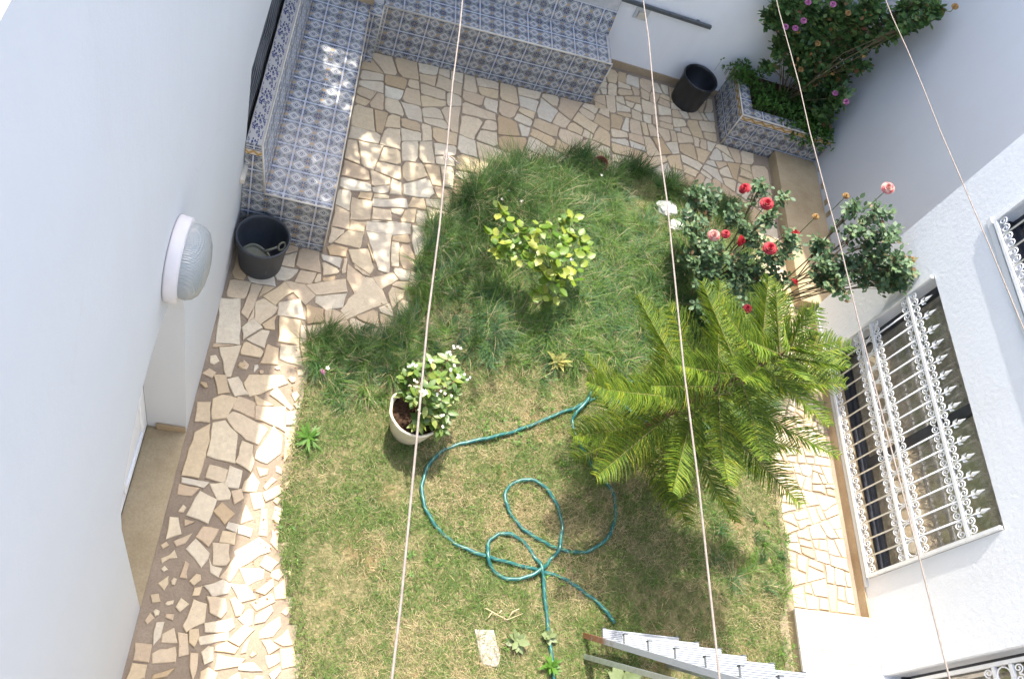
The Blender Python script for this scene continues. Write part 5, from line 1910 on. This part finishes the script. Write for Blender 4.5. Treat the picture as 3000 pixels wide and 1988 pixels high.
q = MB()


# ---- conifer with tiers of feathery branches
TB = Vector((2.21, 2.375, 0.02))
TT = Vector((2.55, 2.30, 1.84))
pine = thing('conifer_tree', 'young araucaria conifer with feathery tiers of branches leaning to the window', 'tree', TB)
q = MB()
tp = [TB.lerp(TT, k / 10) + Vector((0.0, 0, 0)) for k in range(11)]
q.tube([TB - Vector((0, 0, .05))] + tp, [.032, .030, .028, .026, .023, .020, .017, .014, .012, .010, .008, .006], 8)
q.build('trunk', M['bark'], pine)
rp = random.Random(77)
M['pine_twig'] = simple('ochre green twig', (0.12, 0.115, 0.03), 0.8, var=0.35, scale=30)


def pine_branch(o, az, el, L, w, droop):
    q, rq = MB(), MB()
    h = Vector((math.cos(az), math.sin(az), 0)); s = Vector((-math.sin(az), math.cos(az), 0))
    n = 16
    pts = []
    p = Vector(o)
    e = el
    for i in range(n + 1):
        pts.append(p.copy())
        p = p + (h * math.cos(e) + Vector((0, 0, 1)) * math.sin(e)) * (L / n)
        e += droop / n
    rq.tube(pts, [0.0055 * (1 - .75 * i / n) + .0008 for i in range(n + 1)], 5)
    nb = int(L / 0.0105)
    roll = rp.gauss(0, .24)
    s = (s * math.cos(roll) + Vector((0, 0, 1)) * math.sin(roll)).normalized()
    for i in range(nb):
        t = 0.10 + 0.90 * (i + .5) / nb
        f = t * n
        k = min(int(f), n - 1)
        b0 = pts[k].lerp(pts[k + 1], f - k)
        tg = (pts[k + 1] - pts[k]).normalized()
        up = s.cross(tg) * -1.0
        if up.z < 0: up = -up
        for sd in (-1, 1):
            env = min(1.0, (t / 0.25)) ** 0.7 * (1.0 if t < .66 else max(0.30, 1 - (t - .66) / .46))
            l = w * env * rp.uniform(.85, 1.1)
            d = (tg * rp.uniform(.42, .70) + s * sd * 0.85 + up * rp.uniform(.05, .40)).normalized()
            c1 = b0 + d * (l * .5) + up * 0.004
            c2 = b0 + d * l + tg * (l * .10) + Vector((0, 0, -0.10 * l))
            q.tube([b0, c1, c2], [0.0033, .0036, .0010], 3, False)
            nd = max(3, int(l / .009))
            for j in range(nd):                               # needles standing off the branchlet
                tt = (j + .5) / nd
                nb0 = b0.lerp(c1, tt * 2) if tt < .5 else c1.lerp(c2, tt * 2 - 1)
                pe = d.cross(Vector((rp.gauss(0, 1), rp.gauss(0, 1), rp.gauss(0, 1)))).normalized()
                q.add([nb0 - d * .0018, nb0 + d * .0022, nb0 + pe * .0075 + d * .006], [(0, 1, 2)])
    br = rq.build('branch', M['pine_twig'], pine)
    q.build('branchlets', M['pine'], br, recalc=False)


tiers = ((0.42, 5, .56, .15, 0.05), (0.64, 6, .70, .16, 0.08), (0.86, 6, .80, .165, 0.12), (1.07, 6, .78, .165, 0.17), (1.26, 6, .68, .16, .24), (1.44, 5, .58, .15, .32), (1.60, 5, .48, .145, .42), (1.74, 5, .38, .125, .55), (1.82, 4, .26, .10, .85))
for ti, (z, cnt, L, w, el) in enumerate(tiers):
    o = TB.lerp(TT, (z - .02) / 1.82)
    for k in range(cnt):
        az = 2 * math.pi * (k + .37 * ti) / cnt + rp.gauss(0, .12)
        f = 1.0
        if ti < 5: f = 1.0 + 0.13 * math.cos(az + .6)
        pine_branch(o, az, el + rp.gauss(0, .07), L * f * rp.uniform(.9, 1.08), w, rp.uniform(.0, .35))
pine_branch(TT - Vector((0, 0, .01)), 0.3, 1.25, .17, .05, .1)

# ---- climber in the corner planter and its ground cover
cl3 = []
for px, py, z0_, rx, cnt in ((1785, 40, None, .11, 12), (1825, 40, None, .15, 17), (1860, 20, None, .17, 18), (1900, 60, None, .18, 22), (1870, 110, None, .15, 16), (1910, 130, None, .17, 20), (1960, 50, None, .17, 20), (1965, 110, None, .16, 18), (1930, 180, None, .14, 15), (2010, 30, None, .15, 17), (2020, 90, None, .12, 12), (1870, 175, None, .13, 13), (1900, 220, None, .15, 16), (1840, 90, None, .12, 12), (1865, 235, None, .13, 12), (1905, 270, None, .12, 12), (1835, 150, None, .12, 12), (1940, 225, None, .12, 10), (1800, 105, None, .10, 8), (1775, 150, None, .08, 5), (1985, 150, None, .10, 7), (1810, 10, None, .13, 12), (1930, 10, None, .15, 14)):
    d = ray(px, py)
    ty = (6.20 - CAM_C.y) / d.y; tx = (4.32 - CAM_C.x) / d.x
    p = CAM_C + d * min(ty, tx)
    cl3.append((p, (rx, rx * .8, rx), cnt))
for px, py, rx, cnt in ((2070, 70, .10, 11), (2105, 55, .10, 11), (2090, 20, .11, 12), (2140, 40, .08, 9), (2165, 20, .07, 8), (2130, 5, .09, 9)):
    d = ray(px, py)
    p = CAM_C + d * ((4.36 - CAM_C.x) / d.x)
    cl3.append((p, (rx * .7, rx, rx), cnt))
fl3 = []
for px, py, me in ((1867, 5, pinkf), (1857, 48, pinkf), (1838, 65, pinkf), (1815, 62, pinkf), (1960, 30, ochf), (1890, 100, ochf), (2207, 15, ochf), (1930, 215, pinkf), (1955, 235, pinkf), (1850, 160, ochf), (1925, 10, pinkf)):
    d = ray(px, py)
    p = CAM_C + d * (min((6.02 - CAM_C.y) / d.y, (4.22 - CAM_C.x) / d.x))
    fl3.append((p, me, toc(p), p + Vector((.05, .12, -.12))))
clm = bush('climbing_plant', 'tangled climbing plant with pink flowers rising from the corner planter', 'climber', (4.08, 6.22, 0.37), cl3, fl3, 41, M['creeper_leaf'], 3.4, 0.005, leaflet=(0.040, 0.066))
q = MB()
rq = random.Random(5)
for k in range(13):
    d = ray(rq.uniform(1830, 2000), rq.uniform(0, 240))
    p = CAM_C + d * (min((6.05 - CAM_C.y) / d.y, (4.26 - CAM_C.x) / d.x))
    for j in range(3):
        q.leaf(p + Vector((rq.gauss(0, .02), rq.gauss(0, .02), rq.gauss(0, .02))), rdir(rq), rdir(rq, .8), rq.uniform(.03, .05), .028)
q.build('withered_leaves', M['dry_leaf'], clm, recalc=False)

gc = thing('ground_cover_plant', 'bright green small leaved plant spilling over the tiled planter edge', 'plant', (4.1, 6.05, 0.36))
q = MB()
st_ = MB()
for k in range(1250):
    e = rq.random()
    if e < .55:
        p = Vector((rq.uniform(3.70, 4.50), rq.uniform(5.93, 6.25), rq.uniform(.37, .50)))
    elif e < .70:
        p = Vector((rq.gauss(3.62, .09), rq.gauss(6.30, .08), rq.uniform(.38, .56)))
    elif e < .93:
        p = Vector((rq.gauss(4.36, .13), rq.gauss(5.84, .07), rq.uniform(.30, .52)))
    else:
        p = Vector((rq.uniform(3.95, 4.5), rq.gauss(5.86, .03), rq.uniform(.37, .46)))
    if p.x > XB - .03 or p.y > YF - .03: continue
    st_.tube([Vector((p.x, max(p.y, 5.95), .36)), p], [.002, .0012], 3, False)
    for j in range(4):
        q.leaf(p, rdir(rq, .3), (rq.gauss(0, .4), rq.gauss(0, .4), 1), rq.uniform(.022, .038), rq.uniform(.013, .020), .2, .2)
q.build('foliage', M['cover_leaf'], gc, recalc=False)
st_.build('stem', M['green_stem'], gc)

# ---- flowering plant in the cream pot: every leaf cluster on thorny stems
cp = thing('crown_of_thorns_plant', 'thorny pot plant with yellow green leaves and small white flowers in the cream pot', 'plant', PC + Vector((0, 0, .23)))
st_, lf_, fw = MB(), MB(), MB()
for px, py, z in ((1000, 835, .58), (960, 850, .52), (1035, 830, .58), (1050, 880, .52), (990, 895, .60), (940, 870, .45), (1020, 925, .50), (960, 915, .50), (1035, 955, .42), (1000, 960, .42), (970, 970, .38), (1060, 865, .50), (1015, 870, .60), (985, 935, .48), (1045, 905, .48), (1020, 985, .36), (940, 900, .40)):
    p = at(px, py, z)
    o = PC + Vector((rv.gauss(0.02, .03), rv.gauss(0.02, .03), .235))
    st_.tube(bent(o, p, .03, 4, rv, .006), [.006, .0055, .005, .0045, .004], 5)
    for j in range(17):
        az = j * 2.4 + rv.gauss(0, .2); el = rv.uniform(-.1, .6)
        d = Vector((math.cos(az) * math.cos(el), math.sin(az) * math.cos(el), math.sin(el)))
        lf_.leaf(p - Vector((0, 0, .004 * j)), d, (rv.gauss(0, .2), rv.gauss(0, .2), 1), rv.uniform(.05, .085), rv.uniform(.026, .040), .2, .2)
st_.build('stem', M['bark'], cp)
lf_.build('foliage', M['crown_leaf'], cp, recalc=False)
q = MB()
for k in range(4):
    a = k * math.pi / 2
    q.add([(0, 0, 0), (.007 * math.cos(a - .6), .007 * math.sin(a - .6), .002), (.010 * math.cos(a), .010 * math.sin(a), .003), (.007 * math.cos(a + .6), .007 * math.sin(a + .6), .002)], [(0, 1, 2, 3)])
flm = q.mesh('flower', M['white_flower'])
for px, py, z, cnt in ((1055, 803, .66, 4), (1040, 812, .64, 3), (993, 828, .66, 3), (955, 845, .60, 4), (945, 850, .58, 2), (1048, 850, .62, 4), (1058, 868, .60, 4), (1080, 873, .56, 3), (960, 885, .54, 2), (985, 906, .66, 5), (1012, 912, .58, 3), (1037, 912, .56, 2), (972, 952, .5, 2), (1018, 960, .48, 3), (1025, 985, .42, 2), (975, 905, .62, 3)):
    p = at(px, py, z)
    for j in range(cnt):
        p2 = p + Vector((rv.gauss(0, .012), rv.gauss(0, .012), rv.gauss(0, .006)))
        link('flower', flm, cp, Matrix.Translation(p2) @ Vector((rv.gauss(0, .3), rv.gauss(0, .3), 1)).to_track_quat('Z', 'Y').to_matrix().to_4x4())


# ---- small plants on the lawn
def rosette(name, label, cat, loc, n, L, W, mat, seed, el=(0.1, 0.9), leafname='leaf'):
    r = random.Random(seed)
    t = thing(name, label, cat, loc)
    q = MB()
    q.tube([Vector(loc) - Vector((0, 0, .01)), Vector(loc) + Vector((0, 0, .04))], .008, 5)
    q.build('stem', M['green_stem'], t)
    for k in range(n):
        q = MB()
        az = k * 2.4 + r.gauss(0, .2); e = r.uniform(*el)
        d = Vector((math.cos(az) * math.cos(e), math.sin(az) * math.cos(e), math.sin(e)))
        l = r.uniform(*L)
        q.leaf(Vector(loc) + Vector((0, 0, .02 + .03 * k / n)), d, (r.gauss(0, .15), r.gauss(0, .15), 1), l, r.uniform(*W), .25, .25)
        q.build(leafname, mat, t, recalc=False)
    return t


rosette('variegated_plant', 'small yellow and green variegated plant alone in the turf near the conifer', 'plant', (1.875, 3.0, .03), 26, (.06, .13), (.02, .034), M['variegated'], 3, (.2, 1.2))
rosette('weed', 'bright green ferny weed at the left lawn edge beside the path', 'weed', (0.225, 2.10, .03), 26, (.06, .12), (.014, .022), M['weed_leaf'], 4, (.1, 1.1))
rosette('succulent', 'pale green succulent with yellow edged pads beside the white stone slab', 'succulent', (1.64, 1.02, .03), 14, (.05, .085), (.035, .05), M['succulent'], 5, (.15, 1.0))
rosette('succulent', 'smaller succulent growing where the hose runs off the lawn', 'succulent', (1.84, 1.07, .03), 10, (.04, .065), (.025, .04), M['succulent'], 6, (.15, 1.0))
rosette('weed', 'leafy green weed beside the hose at the bottom edge of the lawn', 'weed', (1.86, 0.90, .03), 18, (.05, .10), (.016, .026), M['weed_leaf'], 7, (.1, 1.1))
rosette('succulent', 'green leafy plant growing under the rails of the stepladder', 'succulent', (2.33, 0.83, .03), 12, (.08, .15), (.05, .08), M['succulent'], 8, (.1, .9))
q = MB()
rw = random.Random(71)
wx, wy = scatter(5200, 0.1, 3.72, 0.5, 5.2)
wk = vnoise(wx, wy, 3.0, 51)
for x_, y_, k_ in zip(wx, wy, wk):
    if rw.random() > max(0.0, (k_ - .5) * 1.5): continue
    a0 = rw.uniform(0, 6.28)
    for j in range(rw.randint(3, 6)):
        a = a0 + j * 1.7 + rw.gauss(0, .3)
        q.leaf((x_, y_, .035 + rw.random() * .03), (math.cos(a), math.sin(a), rw.uniform(.1, .9)), (0, 0, 1), rw.uniform(.014, .032), rw.uniform(.005, .011), .2, .25)
tag(q.build('lawn_weeds', M['weed_leaf'], None, recalc=False), 'small broad leaved weeds mixed into the turf', 'weeds', kind='stuff')
q = MB()
for pts in (((1122, 1404), (1150, 1420), (1172, 1431), (1208, 1416)), ((1150, 1420), (1160, 1408)), ((1172, 1431), (1185, 1412), (1200, 1405)), ((1138, 1412), (1128, 1426))):
    q.tube([at(a_, c_, .055 + .008 * i_) for i_, (a_, c_) in enumerate(pts)], [.0045 - .0008 * i_ for i_ in range(len(pts))], 5)
tag(q.build('twig', M['dry_stick']), 'dry forked twig lying on the turf left of the hose end', 'twig')
# fallen petal and tiny white lawn flowers
q = MB()
q.leaf((0, 0, .008), (.6, -.8, .1), (0, 0, 1), .05, .03, .4, .2)
q.leaf((0.004, 0.0, .01), (.4, -.8, .3), (0, 0, 1), .04, .028, .4, .2)
tag(link('petal', q.mesh('petal', M['pink']), None, Matrix.Translation((0.225, 2.575, .10))), 'fallen pink petal lying on the grass left of the cream pot', 'petal')
q = MB()
for px, py in ((757, 850), (1205, 465), (1160, 460), (1175, 440), (1390, 405), (1210, 545), (1320, 600), (1340, 560)):
    p = at(px, py, .14)
    for k in range(5):
        a = k * 1.2566
        q.leaf(p, (math.cos(a), math.sin(a), .3), (0, 0, 1), .016, .010, .1, .1)
tag(q.build('lawn_flowers', M['white_flower'], None, recalc=False), 'tiny white flowers scattered through the long grass', 'flowers', kind='stuff')
# dead leaves on the paving and lawn rim
q = MB()
for k in range(150):
    if rq.random() < .5:
        p = Vector((rq.uniform(.55, .95), rq.uniform(2.95, 3.25), .016))
    else:
        p = Vector((rq.gauss(.12, .04), rq.uniform(1.0, 2.9), .016))
    q.leaf(p, (rq.gauss(0, 1), rq.gauss(0, 1), .1), (rq.gauss(0, .3), rq.gauss(0, .3), 1), rq.uniform(.008, .022), rq.uniform(.004, .010), .4, .3)
tag(q.build('leaf_litter', M['dry_leaf'], None, recalc=False), 'dry leaf litter along the lawn rim', 'leaf litter', kind='stuff')


# ---- whitewashed rocks, white slab in the lawn
from mathutils import noise as mnoise


def rock(name, label, loc, s, seed, mat):
    bm = bmesh.new()
    bmesh.ops.create_icosphere(bm, subdivisions=3, radius=1.0)
    for v in bm.verts:
        d = v.co.normalized()
        f = 1 + .28 * mnoise.noise(d * 1.6 + Vector((seed, 0, 0))) + .16 * mnoise.noise(d * 4.5 + Vector((0, seed, 0)))
        v.co = Vector((d.x * s[0], d.y * s[1], d.z * s[2])) * f
    me = bpy.data.meshes.new(name)
    bm.to_mesh(me); bm.free()
    me.materials.append(mat)
    return tag(link(name, me, None, Matrix.Translation(Vector(loc))), label, 'rock')


rock('rock', 'largest whitewashed rock half hidden in grass left of the roses', (2.90, 4.77, .04), (.11, .08, .045), 1.3, M['white_stone'])
rock('rock', 'whitewashed rock nearest the rose bush leaves', (3.08, 4.75, .035), (.08, .06, .04), 4.1, M['white_stone'])
rock('rock', 'whitewashed rock under the second washing line in the long grass edge', (2.98, 4.60, .045), (.08, .06, .04), 9.2, M['white_stone'])
q = MB()
q.prism([(1.375, 1.07), (1.495, 1.078), (1.545, 0.93), (1.53, .87), (1.43, .88)], 0.01, 0.052, 0.004)
tag(q.build('stone_slab', M['lawn_slab']), 'flat pale stone slab set in the lawn left of the succulents', 'slab')

# ---- street tree past the rear wall that dapples the left path
tree = thing('street_tree', 'leafy tree overhanging the rear yard wall at its left end', 'tree', (0.1, 7.6, 0))
q = MB()
q.tube(bent((0.1, 7.6, -.05), (0.15, 7.1, 3.4), 0, 5, rv, .03), [.12, .11, .10, .09, .08, .07], 8)
for e in ((-.6, 6.2, 4.3), (.9, 6.2, 4.4), (.3, 5.6, 4.5), (.2, 7.2, 4.8)):
    q.tube(bent((0.15, 7.1, 3.3), e, .1, 5, rv, .04), [.05, .04, .035, .03, .02, .01], 6)
q.build('trunk', M['bark'], tree)
q = MB()
rt = random.Random(9)
for k in range(2900):
    # crown over the wall; its shade falls on the left path and the near end of the left bench
    x = rt.gauss(.02, .50); y = rt.uniform(5.15, 7.3); z = 4.05 + rt.random() * .9 + (y - 6) * .05
    if x > 1.25 or x < -1.2: continue
    c = Vector((x, y, z))
    q.leaf(c, rdir(rt), rdir(rt, .6), rt.uniform(.06, .11), rt.uniform(.04, .065), .2, .2)
for k in range(1000):
    if k % 2: c = Vector((rt.gauss(-.43, .13), rt.uniform(5.55, 6.45), 4.05 + rt.random() * .5))
    else: c = Vector((rt.uniform(-.35, .35), rt.uniform(5.1, 5.75), 4.05 + rt.random() * .5))
    q.leaf(c, rdir(rt), rdir(rt, .6), rt.uniform(.06, .11), rt.uniform(.04, .065), .2, .2)
q.build('crown', M['tree_leaf'], tree, recalc=False)
